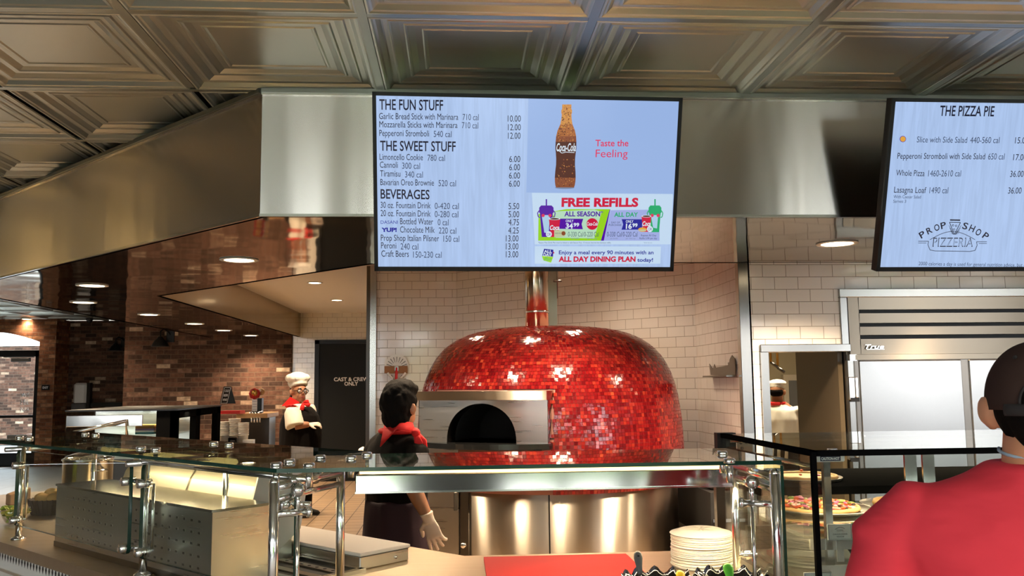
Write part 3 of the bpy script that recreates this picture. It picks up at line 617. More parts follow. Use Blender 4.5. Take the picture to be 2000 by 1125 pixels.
shp([(360, 545), (510, 555), (505, 635), (360, 645)], 's_cream', 7); tx7('SEASON PASS', 372, 450, 580, 598, 's_grey', 0, 0, 8); pg.disc(mb, *Z7(485, 590), 28/6.9, 's_cola2', 7.5)
for x, y in ((288, 602), (1648, 532)): pg.disc(mb, *Z7(x, y), 40/6.9, 's_white', 8); tx7('OR', x-26, x+26, y-20, y+20, 's_navy', 0, 0, 9)
pg.disc(mb, *Z7(1548, 540), 58/6.9, 's_orange', 7.5, ry=30/6.9); pg.disc(mb, *Z7(1548, 548), 54/6.9, 's_cream', 7.7, ry=12/6.9)
mb.build('refill_offer', tv)
mb = MB()
shp([(225, 798), (350, 812), (345, 905), (200, 890)], 's_navy', 3); shp([(195, 895), (348, 908), (318, 985), (215, 955)], 's_lime', 3); shp([(345, 830), (366, 855), (345, 868)], 's_red', 3)
tx7('ALL', 222, 330, 815, 852, 's_white', .03); tx7('DAY', 215, 325, 860, 898, 's_white', .03); tx7('Plan', 225, 320, 915, 960, 's_green', 0, .3)
tx7('Enjoy a meal every 90 minutes with an', 423, 1697, 822, 872, 's_navy', .018); tx7('ALL DAY DINING PLAN', 420, 1455, 905, 970, 's_red', .045); tx7('today!', 1478, 1690, 925, 972, 's_navy', .025)
mb.build('dining_plan_offer', tv)
# right screen
tv2, U, V, N, C0 = menu_screen(*TV_B, 'menu screen headed THE PIZZA PIE at the right end of the header')
pg = Page(C0, U, V, N); mb = MB(); pg.text(mb, 'THE PIZZA PIE', 1834.5, 1940.5, 226, 19.5, 's_ink', bold=.015, yb1=227); mb.build('heading', tv2)
mb = MB()
for s_, x0, x1, y, c_, cx0, cx1 in (('Slice with Side Salad', 1790, 1888, 278, '440-560 cal', 1894, 1951), ('Pepperoni Stromboli with Side Salad', 1752, 1923, 310, '650 cal', 1929, 1961), ('Whole Pizza', 1749.5, 1805, 343, '1460-2610 cal', 1812, 1876), ('Lasagna Loaf', 1745.5, 1808, 376, '1490 cal', 1814.5, 1851)):
    pg.text(mb, s_, x0, x1, y, 11.5, 's_grey' if y < 300 else 's_ink', yb1=y+1); pg.text(mb, c_, cx0, cx1, y+1.5, 12, 's_grey')
pg.text(mb, 'With Caesar Salad', 1744.5, 1798, 387, 6, 's_grey', yb1=387.5); pg.text(mb, 'Serves 3', 1744, 1769, 396, 6, 's_grey')
pg.text(mb, '2000 calories a day is used for general nutrition advice, but calorie needs vary', 1793.5, 2060, 518, 7, 's_grey', yb1=522)
pg.disc(mb, 1763, 271.5, 6.2, 's_purple', 3); pg.disc(mb, 1763, 271.5, 5.2, 's_orange', 4); mb.build('menu_lettering', tv2)
mb = MB()
for s_, x0, x1, y in (('15.00', 1981.5, 2008, 280), ('17.00', 1978, 2004, 313), ('36.00', 1972, 1998, 345.5), ('36.00', 1968, 1994, 378)): pg.text(mb, s_, x0, x1, y, 12, 's_ink')
mb.build('price_lettering', tv2)
mb = MB()
def arc_word(word, xs, ys, angs, cap):
    for ch, x, y, a in zip(word, xs, ys, angs):
        o_ = pg.P(x, y, 3); a = math.radians(a); Ud = U*math.cos(a)+V*math.sin(a); Vd = V*math.cos(a)-U*math.sin(a); k = (pg.P(x+10, y)-pg.P(x, y)).length/10
        w = {'I': .3}.get(ch, .85)*cap*k; put_text(mb, ch, o_, Ud, Vd, w, cap*k, 's_ink', bold=.015)
arc_word('PROP', (1799, 1812, 1826, 1838), (466, 458, 452, 447.5), (34, 28, 22, 16), 12); arc_word('SHOP', (1878, 1891, 1903, 1917), (446, 450, 456.5, 463), (-14, -20, -27, -34), 12)
pg.text(mb, 'PIZZERIA', 1821, 1899, 482, 18, 's_ink', bold=.0); pg.text(mb, 'PIZZERIA', 1822.5, 1897.5, 480.5, 15, 'screen_blue', bold=-.02, k=4)
for dx in (0,):
    pg.line(mb, [(1793, 471), (1813, 471), (1812, 478), (1816, 488), (1826, 490), (1894, 491), (1904, 489), (1908, 479), (1907, 472), (1927, 472)], 1.1, 's_ink'); pg.line(mb, [(1793, 474.5), (1809, 474.5)], .9, 's_ink'); pg.line(mb, [(1911, 475.5), (1927, 475.5)], .9, 's_ink')
    arc = [(1816+ (1904-1816)*i/14, 468-16*math.sin(math.pi*i/14)) for i in range(15)]; pg.line(mb, arc, 1.0, 's_ink')
pg.line(mb, [(1855, 429.5), (1875, 430)], 2.6, 's_ink'); pg.line(mb, [(1854, 434), (1875.5, 434.5), (1863.5, 458), (1854, 434)], 1.3, 's_ink')
for x, y in ((1861, 440), (1867, 441), (1863, 448)): pg.disc(mb, x, y, 2, 's_ink', 3); pg.disc(mb, x, y, 1.1, 'screen_blue', 4)
for i in range(4): pg.line(mb, [(1853-i*0+1.5*i, 440+5*i), (1862, 458)], .7, 's_ink'); pg.line(mb, [(1877-1.5*i, 440+5*i), (1865, 458)], .7, 's_ink')
mb.build('pizzeria_logo', tv2)
# ------------------------------------------------------------------ pizza oven
OX, OY = .64, 6.05
def mosaic_mat():
    t = NT('mosaic'); b = t.n('ShaderNodeBsdfPrincipled'); at = t.n('ShaderNodeAttribute', attribute_name='tint')
    cr = t.n('ShaderNodeValToRGB', i_0=at.outputs['Fac']); el = cr.color_ramp.elements
    el[0].position = 0; el[0].color = (.085, .002, .004, 1); el[1].position = 1; el[1].color = (.42, .06, .025, 1)
    e = el.new(.35); e.color = (.15, .004, .006, 1); e = el.new(.7); e.color = (.225, .009, .009, 1); e = el.new(.93); e.color = (.31, .025, .014, 1)
    t.link(cr.outputs[0], b.inputs['Base Color']); b.inputs['Roughness'].default_value = .12; b.inputs['Specular IOR Level'].default_value = .6
    tc = t.n('ShaderNodeTexCoord'); nz = t.n('ShaderNodeTexNoise', i_Vector=tc.outputs['Object'], i_Scale=60.0, i_Detail=1.0); bp = t.n('ShaderNodeBump', i_Height=nz.outputs[0], i_Strength=.25, i_Distance=.002); t.link(bp.outputs[0], b.inputs['Normal'])
    t.surf(b.outputs[0])
mosaic_mat()
oven = thing('pizza_oven', 'big domed pizza oven clad in red mosaic tiles with a steel front', 'pizza oven', (OX, OY, 0))
prof = [(.88, .84), (.90, .95), (.905, 1.02), (.906, 1.10), (.90, 1.22), (.89, 1.32), (.875, 1.42), (.852, 1.51), (.815, 1.60), (.765, 1.68), (.70, 1.745), (.61, 1.80), (.50, 1.838), (.36, 1.862), (.2, 1.874), (0, 1.878)]
pf = [Vector((r, z)) for r, z in prof]; fine = []
def catmull(p, n):
    out = []
    for i in range(len(p)-1):
        a, b, c, d = p[max(i-1, 0)], p[i], p[i+1], p[min(i+2, len(p)-1)]
        for k in range(n):
            t = k/n; out.append(.5*((2*b)+(c-a)*t+(2*a-5*b+4*c-d)*t*t+(3*b-a-3*c+d)*t**3))
    return out+[p[-1]]
fine = catmull(pf, 12)
mb = MB(); mb.lathe([(max(p.x-.004, 0), p.y) for p in fine[::4]], (OX, OY, 0), 'grout', n=120, closed=False)
pd_ = Vector((.533+.232, 5.10-5.45)).normalized(); keep = []
for k_, f_ in enumerate(mb.f):
    c_ = sum((Vector(mb.v[i]) for i in f_), Vector())/len(f_); al = (c_.x+.232)*pd_.x+(c_.y-5.45)*pd_.y
    if not (1.10 < c_.z < 1.42 and .02 < al < .80 and c_.y < OY): keep.append(k_)
mb.f = [mb.f[k_] for k_ in keep]; mb.mi = [mb.mi[k_] for k_ in keep]; mb.sm = [mb.sm[k_] for k_ in keep]
dome_core = mb.build('dome_base', oven)
P_ = .0222
acc = [0.]
for a, b in zip(fine[:-1], fine[1:]): acc.append(acc[-1]+(b-a).length)
def at_len(s):
    i = next((k for k in range(len(acc)-1) if acc[k+1] >= s), len(acc)-2); t = (s-acc[i])/(acc[i+1]-acc[i]); return fine[i].lerp(fine[i+1], t)
vs = []; fs = []; tint = []; rn = random.Random(5); s = 0; g = .0019
plateL, plateR = Vector((-.232, 5.45)), Vector((.533, 5.10))
pn = Vector((plateR.y-plateL.y, -(plateR.x-plateL.x))).normalized()
while s+P_ < acc[-1]-.05:
    a = at_len(s+g/2); b = at_len(s+P_-g/2); rm = (a.x+b.x)/2; n = max(6, int(2*math.pi*rm/P_)); ph = rn.random()*.4
    for k in range(n):
        th = 2*math.pi*(k+ph)/n; dth = 2*math.pi/n*(1-g/P_)
        if math.sin(th+dth/2) > .45: continue
        pc = Vector((OX+rm*math.cos(th), OY+rm*math.sin(th)))
        if a.y < 1.44 and (pc-plateL).dot((plateR-plateL).normalized()) > .0 and (pc-plateL).dot((plateR-plateL).normalized()) < (plateR-plateL).length-.005 and pc.y < OY: continue
        tl1, tl2, tl3 = rn.gauss(0, .00032), rn.gauss(0, .00032), .002+rn.random()*.0006
        quad = []
        tn = Vector((b.y-a.y, -(b.x-a.x))).normalized() if (b-a).length else Vector((1, 0))
        for (pp, tt, e1, e2) in ((a, th, -1, -1), (a, th+dth, -1, 1), (b, th+dth, 1, 1), (b, th, 1, -1)):
            h = tl3+tl1*e1+tl2*e2; quad.append((OX+(pp.x+tn.x*h)*math.cos(tt), OY+(pp.x+tn.x*h)*math.sin(tt), pp.y+tn.y*h))
        low = [(OX+(pp.x-.003)*math.cos(tt), OY+(pp.x-.003)*math.sin(tt), pp.y-.001) for pp, tt in ((a, th), (a, th+dth), (b, th+dth), (b, th))]
        o = len(vs); vs += quad+low; fs += [(o, o+1, o+2, o+3)]+[(o+4+i, o+4+(i+1) % 4, o+(i+1) % 4, o+i) for i in range(4)]
        q = min(1, max(0, rn.betavariate(1.6, 1.6)+(.15 if rn.random() < .03 else 0))); tint += [q]*5
    s += P_
mb = MB(); mb.add(vs, fs, 'mosaic'); o = mb.build('mosaic_dome', oven)
at_ = o.data.attributes.new('tint', 'FLOAT', 'FACE'); at_.data.foreach_set('value', tint)
plabel(o, 'glossy red mosaic tiles in many shades')
# steel mouth plate with an arched opening
pu = Vector((plateR.x-plateL.x, plateR.y-plateL.y, 0)); PL = pu.length; pu.normalize(); pN = Vector((pn.x, pn.y, 0))
if pN.y > 0: pN = -pN
fr = lambda x, y, z: Vector((plateL.x, plateL.y, 0))+pu*x+pN*y+Vector((0, 0, z))
zb, zt_, zh = 1.142, 1.448, 1.395
ax, aw, ah = PL*.495, PL*.268, .232
mb = MB(); NA = 28
arch = [(ax-aw*math.cos(math.pi*i/NA), zb+ah*math.sin(math.pi*i/NA)**.85) for i in range(NA+1)]
for i in range(NA):
    (x0, z0), (x1, z1) = arch[i], arch[i+1]
    mb.add([fr(x0, 0, z0), fr(x1, 0, z1), fr(x1, 0, zh), fr(x0, 0, zh)], [(0, 1, 2, 3)], 'steel'); mb.add([fr(x0, 0, z0), fr(x1, 0, z1), fr(x1, -.12, z1), fr(x0, -.12, z0)], [(3, 2, 1, 0)], 'steel_dark')
mb.add([fr(0, 0, zb), fr(ax-aw, 0, zb), fr(ax-aw, 0, zh), fr(0, 0, zh)], [(0, 1, 2, 3)], 'steel'); mb.add([fr(ax+aw, 0, zb), fr(PL, 0, zb), fr(PL, 0, zh), fr(ax+aw, 0, zh)], [(0, 1, 2, 3)], 'steel')
mb.box(0, -.42, zb-.02, .004, 0, zt_, 'steel_shiny', fr); mb.box(PL-.004, -.1, zb-.02, PL, 0, zt_, 'steel_shiny', fr)
mb.build('mouth_plate', oven)
mb = MB(); mb.box(-.004, -.42, zh, PL+.004, .035, zt_, 'steel_base', fr); plabel(mb.build('hood_band', oven), 'brushed steel band over the oven mouth')
mb = MB()
for i in range(NA):
    (x0, z0), (x1, z1) = arch[i], arch[i+1]; mb.add([fr(x0, -.12, z0), fr(x1, -.12, z1), fr(x1, -.5, z1), fr(x0, -.5, z0)], [(3, 2, 1, 0)], 'oven_dark')
mb.poly([fr(x, -.5, z) for x, z in arch], 'oven_dark'); mb.poly([fr(ax-aw, -.5, zb), fr(ax+aw, -.5, zb), fr(ax+aw, 0, zb), fr(ax-aw, 0, zb)], 'oven_dark'); mb.build('baking_chamber', oven)
mb = MB(); pts = [(-.01, -.45)]+[(-.01+(PL+.02)*i/16, .02+.13*math.sin(math.pi*i/16)) for i in range(17)]+[(PL+.01, -.3)]
mb.prism([(x, y) for x, y in pts], zb-.032, zb, 'stone_black', fr); plabel(mb.build('stone_ledge', oven), 'black stone ledge curving out below the mouth')
mb = MB()
mb.lathe([(.86, 0), (.86, 1.02)], (OX, OY, 0), 'steel_base', n=96, closed=False); bs = mb.build('base_cabinet', oven); plabel(bs, 'curved stainless steel base')
mb = MB(); mb.box(-.02, -.5, .02, .24, -.06, zb-.035, 'steel', fr); mb.box(.245, -.5, .02, .30, -.07, zb-.035, 'steel_dark', fr); mb.box(.305, -.5, .02, PL-.02, -.12, zb-.035, 'black_soft', fr); mb.build('base_panel', oven)
for i, px in enumerate((885, 1073)):
    q = aty(px, 1020, 5.30 if px < 900 else 5.2); mb = MB(); a = math.atan2(q.y-OY, q.x-OX)
    for r in (.861,): mb.box(OX+r*math.cos(a)-.004, OY+r*math.sin(a)-.004, .05, OX+r*math.cos(a)+.004, OY+r*math.sin(a)+.006, 1.0, 'black'); mb.build('door_seam', oven)
q = aty(905, 1065, 5.22); mb = MB(); mb.lathe([(.012, 0), (.008, .012), (.018, .02), (.016, .032), (0, .036)], (q.x, 5.24, q.z), 'chrome', n=16, axis=(0, -1, 0)); mb.build('knob', oven)
q = aty(896, 978, 5.22); mb = MB(); mb.box(q.x-.03, 5.22, q.z-.06, q.x-.005, 5.26, q.z+.05, 'steel_dark', bev=.004); mb.build('latch', oven)
fl = thing('flue_pipe', 'shiny steel flue pipe rising from the red oven behind the menu screen', 'flue pipe', (.57, 6.1, 1.84))
mb = MB(); mb.lathe([(.083, 1.84), (.083, ZW)], (.57, 6.1, 0), 'flue_mirror', n=48, closed=False); mb.build('pipe', fl)
mb = MB(); mb.lathe([(.084, 1.98), (.086, 1.985), (.086, 1.99), (.084, 1.995)], (.57, 6.1, 0), 'chrome', n=48, closed=True); mb.build('band', fl); mb = MB(); mb.lathe([(.10, 1.858), (.10, 1.868), (.084, 1.875)], (.57, 6.1, 0), 'steel_shiny', n=48); mb.build('collar', fl)
mb = MB(); mb.box(.645, 6.2, 1.80, .725, 6.3, ZW, 'flue_grey'); mb.cyl((.735, 6.25, 2.1), (.735, 6.25, 2.6), .006, 'steel_dark'); mb.cyl((.70, 6.19, 2.22), (.76, 6.19, 2.22), .008, 'steel_dark'); tag(mb.build('square_duct'), 'narrow grey square duct standing close beside the shiny flue pipe', 'duct')

# ------------------------------------------------------------------ things on the alcove walls
q = aty(775, 722, 8.25); c = q
t = thing('wall_fan', 'fan shaped white pizza tool with red handle hung on the tiled wall', 'pizza tool', (c.x, 8.25, c.z-.15))
mb = MB(); n = 24; r = .113
mb.add([(c.x, 8.25, c.z)]+[(c.x+r*math.cos(math.pi*i/n), 8.25, c.z+.03+r*math.sin(math.pi*i/n)) for i in range(n+1)]+[(c.x, 8.265, c.z)]+[(c.x+r*math.cos(math.pi*i/n), 8.265, c.z+.03+r*math.sin(math.pi*i/n)) for i in range(n+1)],
       [(0, i+1, i+2) for i in range(n)]+[(i+1, n+3+i, n+4+i, i+2)[::-1] for i in range(n)], 'white_plastic')
for i in range(1, 10):
    a = math.pi*i/10; d = Vector((math.cos(a), 0, math.sin(a))); s_ = Vector((-d.z, 0, d.x))*.0035; o_ = Vector((c.x, 8.247, c.z+.02)); mb.poly([o_+d*.05-s_*.5, o_+d*.10-s_, o_+d*.10+s_, o_+d*.05+s_*.5], 'grey_plastic')
mb.build('fan_blade', t)
mb = MB(); mb.box(c.x-.115, 8.235, c.z-.035, c.x+.10, 8.25, c.z+.035, 'cardboard', bev=.004); mb.build('cardboard_sleeve', t)
mb = MB(); mb.tube([(c.x, 8.225, c.z+.02), (c.x-.004, 8.222, c.z-.10), (c.x-.012, 8.22, c.z-.35)], .013, 'red_handle'); mb.box(c.x-.018, 8.215, c.z-.012, c.x+.018, 8.235, c.z+.03, 'steel_dark'); plabel(mb.build('handle', t), 'red handle')
mb = MB()
for sg in (-1, 1): mb.tube([(c.x+sg*.085, 8.23, c.z-.03), (c.x+sg*.035, 8.225, c.z-.085)], .011, 'white_plastic'); mb.tube([(c.x+sg*.05, 8.23, c.z-.05), (c.x+sg*.006, 8.225, c.z-.12)], .005, 'steel_dark')
mb.build('clips', t)
# small steel peel holder on the right side wall
t0 = atx(1388, 722, 1.80); t1 = atx(1436, 722, 1.80)
mb = MB(); ya, yb = t1.y, t0.y; zz = t1.z
pr = [(yb+.02, zz+.05), (yb, zz-.03), (ya, zz-.06+.02), (ya-.01, zz+.02), (ya, zz+.07), (ya+.05, zz+.095), (ya+.10, zz+.07), (ya+.12, zz+.03), (yb-.12, zz+.02), (yb-.1, zz+.045), (yb-.06, zz+.01)]
n = len(pr); mb.add([(1.797, y, z) for y, z in pr]+[(1.801, y, z) for y, z in pr], [tuple(range(n)), tuple(range(2*n-1, n-1, -1))]+[(i, n+i, n+(i+1) % n, (i+1) % n) for i in range(n)], 'steel_dark')
mb.box(1.80, ya+.05, zz-.01, 1.815, ya+.15, zz+.05, 'steel_dark'); mb.box(1.74, ya, zz-.045, 1.80, yb, zz-.035, 'steel_dark')
tag(mb.build('peel_holder'), 'small dark steel holder screwed to the white tiles right of the oven', 'wall holder')

# ------------------------------------------------------------------ fridge in its niche
fr_ = thing('fridge', 'tall built-in stainless steel fridge with louvred top and two glossy doors', 'fridge', (3.3, YR+.4, 0))
fx = aty(1660, 700, YR).x; fz = aty(1700, 578, YR).z; zl = aty(1700, 692, YR).z; hx0 = aty(1667, 800, YR).x; dx0 = aty(1678, 800, YR).x; mx0 = aty(1879, 800, YR).x; mx1 = aty(1893, 800, YR).x
rx = fx+1.42
mb = MB(); mb.box(fx, YR+.05, 0, rx, YR+.75, fz, 'steel_dark'); mb.box(fx, YR+.0, .1, fx+.045, YR+.06, zl, 'steel_shiny'); mb.box(rx-.045, YR, .1, rx, YR+.06, zl, 'steel_shiny'); mb.build('cabinet', fr_)
mb = MB(); lx = aty(1679, 640, YR).x
mb.box(fx+.005, YR+.0, zl, lx, YR+.05, fz, 'steel_louvre'); hh = (fz-zl)
ys = [(0, .235), (.30, .465), (.53, .67), (.74, 1.0)]
for a, b in ys:
    z1, z0 = fz-hh*a, fz-hh*b; mb.add([(lx, YR-.002, z0), (rx, YR-.002, z0), (rx, YR-.006, z1), (lx, YR-.006, z1), (lx, YR+.05, z0), (rx, YR+.05, z0)], [(0, 1, 2, 3), (4, 5, 1, 0)], 'steel_louvre')
mb.box(lx, YR+.045, zl, rx, YR+.05, fz, 'black'); mb.build('louvre_panel', fr_)
mb = MB(); a0, b0 = aty(1690, 681, YR-.015), aty(1727, 681, YR-.015); put_text(mb, 'True', a0, Vector((1, 0, 0)), Vector((0, 0, 1)), b0.x-a0.x, .026, 'chrome', bold=.01, shear=.3); put_text(mb, 'True', a0+Vector((.002, .002, -.002)), Vector((1, 0, 0)), Vector((0, 0, 1)), b0.x-a0.x, .028, 'black', bold=.02, shear=.3); mb.box(a0.x+.01, YR-.016, a0.z-.006, b0.x, YR-.0145, a0.z-.003, 'chrome'); mb.build('badge', fr_)
mb = MB(); mb.box(fx+.045, YR-.02, zl-.035, rx, YR+.05, zl-.002, 'steel_louvre'); mb.build('top_rail', fr_)
dz1 = zl-.04
for a, b in ((dx0, mx0), (mx1, rx-.06)):
    mb = MB(); mb.box(a, YR-.03, .12, b, YR+.03, dz1, 'steel_fridge', bev=.006); dd = mb.build('door', fr_)
mb = MB(); mb.box(mx0, YR-.02, .12, mx1, YR+.02, dz1, 'steel_dark'); mb.build('centre_post', fr_)
mb = MB(); mb.box(hx0-.03, YR-.02, .1, dx0, YR+.02, dz1, 'steel_frame'); mb.box(hx0+.01, YR-.03, .1, dx0-.004, YR-.01, dz1, 'steel_dark'); mb.build('hinge_post', fr_)
for py in (758, 875):
    q = aty(1672, py, YR-.05); mb = MB(); mb.box(q.x-.045, YR-.045, q.z-.075, q.x-.0, YR-.01, q.z+.07, 'steel_shiny', bev=.005); mb.box(q.x-.01, YR-.06, q.z-.06, q.x+.014, YR-.03, q.z+.07, 'chrome', bev=.005); mb.box(q.x-.035, YR-.05, q.z-.085, q.x+.02, YR-.02, q.z-.06, 'black'); mb.build('hinge', fr_)
# kitchen doorway: pipes and an inner door far behind
q = aty(1520, 700, 11.8)
mb = MB(); a = aty(1530, 732, 11.9); b = aty(1560, 815, 11.9); mb.box(a.x, 11.9, 0, a.x+1.0, 11.98, a.z, 'tan_wall'); mb.box(a.x+.07, 11.88, .05, a.x+.9, 11.9, a.z-.08, 'grey_plastic'); struct(mb.build('door_3'))
t = thing('ceiling_pipes', 'thin brass coloured pipes hanging down in the kitchen behind the doorway', 'pipes', (aty(1515, 700, 9).x, 9, 1.7))
for x, y1, r in ((1504, 708, .012), (1517, 718, .013)):
    a = aty(x, 670, 9); b = aty(x, y1, 9); mb = MB(); mb.cyl((a.x, 9, 2.6), (a.x, 9, b.z), r, 'gold'); mb.cyl((a.x, 9, b.z), (a.x+.05, 8.95, b.z-.05), r*1.2, 'steel_dark'); mb.build('pipe', t)
l = area_light('kitchen_ceiling_light', (3.6, 9.5, 2.55), (0, 0, 0), 1.2, .4, 60, (1, .85, .6)); 
mb = MB(); mb.box(3.0, 9.3, 2.56, 4.2, 9.7, 2.6, 'lamp_soft' if 'lamp_soft' in MATS else 'white_plastic'); tag(mb.build('ceiling_panel_light'), 'lamp panel on the ceiling of the kitchen behind the fridge wall', 'ceiling light')
# ------------------------------------------------------------------ people
Z = Vector((0, 0, 1))
def hand(mb, w, d, nrm, s=1., curl=(.25, .3, .35, .4), spread=.09, thumb=1, mat='glove'):
    """palm, four unequal bent fingers and a thumb; w wrist, d along the hand, nrm out of the back of the hand"""
    d = Vector(d).normalized(); nrm = Vector(nrm); nrm = (nrm-d*nrm.dot(d)).normalized(); sd = d.cross(nrm)*thumb; w = Vector(w)
    mb.loft([w-d*.02*s, w+d*.012*s, w+d*.045*s, w+d*.085*s, w+d*.096*s], [(.024*s, .019*s), (.028*s, .018*s), (.038*s, .016*s), (.041*s, .013*s), (.036*s, .010*s)], mat, side=sd, n=14)
    L = (.072, .080, .074, .058)
    for i in range(4):
        off = (1.5-i)*.0205*s; p = w+d*.088*s+sd*off; a = (1.5-i)*spread; dd = (d*math.cos(a)+sd*math.sin(a)).normalized(); ang = 0; pts = [p-dd*.02*s, p]; q = p
        for k, f in enumerate((.45, .32, .23)):
            ang += curl[i]*(.8, 1.1, .8)[k]; q = q+(dd*math.cos(ang)-nrm*math.sin(ang))*L[i]*f*s; pts.append(q)
        mb.loft(pts, [.0095*s, .0098*s, .0092*s, .0084*s, .0062*s], mat, side=sd, n=10)
    p = w+d*.025*s+sd*.028*s; dd = (d*.62+sd*.72-nrm*.25).normalized(); pts = [p-dd*.015*s, p, p+dd*.032*s]; dd2 = (d*.9+sd*.25-nrm*.4).normalized(); pts += [pts[-1]+dd2*.026*s, pts[-1]+dd2*.048*s]
    mb.loft(pts, [.012*s, .0135*s, .0115*s, .010*s, .007*s], mat, side=nrm, n=10)
def head_shape(mb, c, F, s=1., mat='skin', up=Z):
    F = Vector(F).normalized(); R = F.cross(up).normalized(); U = R.cross(F); c = Vector(c)
    rot = Matrix((R, F, U)).transposed()
    mb.ball(c+U*.022*s-F*.008*s, (.076*s, .094*s, .092*s), mat, rot=rot, n=24, m=16); mb.ball(c-U*.045*s+F*.028*s, (.056*s, .064*s, .066*s), mat, rot=rot, n=20, m=14)
    mb.ball(c-U*.092*s+F*.062*s, (.026*s, .022*s, .018*s), mat, rot=rot); mb.ball(c-U*.014*s+F*.092*s, (.012*s, .02*s, .022*s), mat, rot=rot); mb.ball(c+U*.01*s+F*.085*s, (.008*s, .012*s, .022*s), mat, rot=rot)
    mb.ball(c-U*.056*s+F*.086*s, (.024*s, .010*s, .010*s), mat, rot=rot); mb.ball(c+U*.026*s+F*.078*s, (.05*s, .014*s, .010*s), mat, rot=rot)
    for sg in (-1, 1):
        q = c+R*sg*.080*s-U*.008*s-F*.012*s; rr = Matrix((R, (F+R*sg*.5).normalized(), U)).transposed()
        mb.ball(q, (.010*s, .020*s, .034*s), mat, rot=rr); mb.ball(q+R*sg*.012*s-F*.010*s+U*.006*s, (.007*s, .021*s, .029*s), mat, rot=rr)
    return R, F, U
def face_bits(par, c, R, F, U, s, glasses=False, iris='hair'):
    e = MB()
    for sg in (-1, 1): e.ball(c+R*sg*.031*s+U*.008*s+F*.078*s, .0125*s, 'eye_white', n=12, m=8); e.ball(c+R*sg*.031*s+U*.008*s+F*.0855*s, .0066*s, iris, n=10, m=6)
    e.build('eyes', par)
    l = MB(); rot = Matrix((R, F, U)).transposed(); l.ball(c-U*.052*s+F*.096*s, (.022*s, .006*s, .0045*s), 'lips', rot=rot); l.ball(c-U*.060*s+F*.095*s, (.019*s, .006*s, .005*s), 'lips', rot=rot); l.build('lips', par)
    b = MB()
    for sg in (-1, 1): b.loft([c+R*sg*(.014+.012*i)*s+U*(.030+.004*math.sin(i*1.1))*s+F*(.094-.006*i)*s for i in range(4)], [.003*s, .005*s, .0045*s, .002*s], 'hair', n=8)
    b.build('eyebrows', par)
    if glasses:
        g = MB()
        for sg in (-1, 1):
            cc = c+R*sg*.034*s+U*.006*s+F*.104*s; ring = [cc+R*(.027*s*math.cos(a))+U*(.020*s*math.sin(a)) for a in [2*math.pi*i/20 for i in range(20)]]
            for p, q in zip(ring, ring[1:]+ring[:1]): g.cyl(p, q, .0032*s, 'black_gloss', n=8)
            g.tube([cc+R*sg*.027*s+U*.004*s, c+R*sg*.082*s+U*.012*s+F*.02*s, c+R*sg*.084*s+U*.004*s-F*.02*s], .0028*s, 'black_gloss', n=8)
        g.cyl(c+R*.008*s+U*.008*s+F*.105*s, c-R*.008*s+U*.008*s+F*.105*s, .003*s, 'black_gloss', n=8); g.build('glasses', par)
def leg(mb, hip, knee, ank, rs, mat): mb.loft([hip, (hip+knee)/2, knee, (knee+ank)/2, ank], rs, mat, n=16)
def shoe(mb, ank, F, s=1.):
    F = Vector((F[0], F[1], 0)).normalized(); a = Vector(ank); b = Vector((a.x, a.y, 0)); R = F.cross(Z)
    mb.loft([b-F*.07*s+Z*.035, b-F*.04*s+Z*.045, b+F*.02*s+Z*.05, b+F*.10*s+Z*.035, b+F*.16*s+Z*.028, b+F*.185*s+Z*.022], [(.03*s, .03), (.038*s, .042), (.042*s, .048), (.047*s, .034), (.042*s, .026), (.02*s, .014)], 'black_soft', side=R, n=16)
    mb.loft([a-Z*.02, b+Z*.05], [.045*s, .042*s], 'black_soft', n=14)
def wr(k, sc=(9, 9, 4)): return lambda v: k*(noise.noise(Vector((v.x*sc[0], v.y*sc[1], v.z*sc[2])))+.5*noise.noise(Vector((v.x*sc[0]*2.3, v.y*sc[1]*2.3, v.z*sc[2]*2.3))))

# --- customer in the red shirt, close to the viewer, seen from behind
cx, cy = 1.045, 1.53
cust = thing('person', 'person seen from behind in a red t-shirt and brown baseball cap by the glass case', 'person', (cx, cy, 0))
F = Vector((.36, .93, 0)).normalized(); R = F.cross(Z)
hc = Vector((cx+.018, cy+.008, 1.441))
b = MB(); Rh, Fh, Uh = head_shape(b, hc, (.50, .86, -.02), 1.0, 'skin')
neck0 = Vector((cx, cy-.015, 1.29))
b.loft([neck0, neck0+Z*.045+F*.01, neck0+Z*.10+F*.02, hc-Z*.02], [(.10, .075), (.066, .065), (.057, .06), (.058, .062)], 'skin', side=R, n=20)
b.loft([Vector((cx, cy, .85)), Vector((cx, cy, 1.0)), Vector((cx, cy, 1.24)), Vector((cx, cy, 1.30))], [(.13, .09), (.15, .10), (.15, .09), (.09, .07)], 'skin', side=R, n=20)
sh = {}
for sg in (-1, 1):
    s0 = Vector((cx, cy, 1.245))+R*sg*.226; e0 = Vector((cx, cy, 1.0))+R*sg*.295+F*.02; w0 = e0+F*.20+Z*.02-R*sg*.05; sh[sg] = (s0, e0, w0)
    b.loft([s0-R*sg*.05, s0, (s0+e0)/2, e0], [.05, .05, .044, .038], 'skin', n=16); b.loft([e0, e0+(w0-e0)*.4, w0], [.039, .038, .026], 'skin', n=16)
    hand(b, w0, F-R*sg*.35-Z*.15, Z, .95, (.5, .55, .6, .6), thumb=-sg, mat='skin')
skin(b, .0065, 'skin', 5).build('body', cust)
m = MB()   # shirt: back, shoulders, sleeves
zz = [(.74, .19, .125), (.85, .192, .125), (.97, .205, .13), (1.10, .228, .136), (1.20, .262, .134), (1.26, .252, .118), (1.298, .195, .10), (1.325, .125, .088), (1.347, .085, .078)]
m.loft([Vector((cx, cy-.005, z)) for z, _, _ in zz], [(a, d) for _, a, d in zz], 'shirt_red', side=R, n=32)
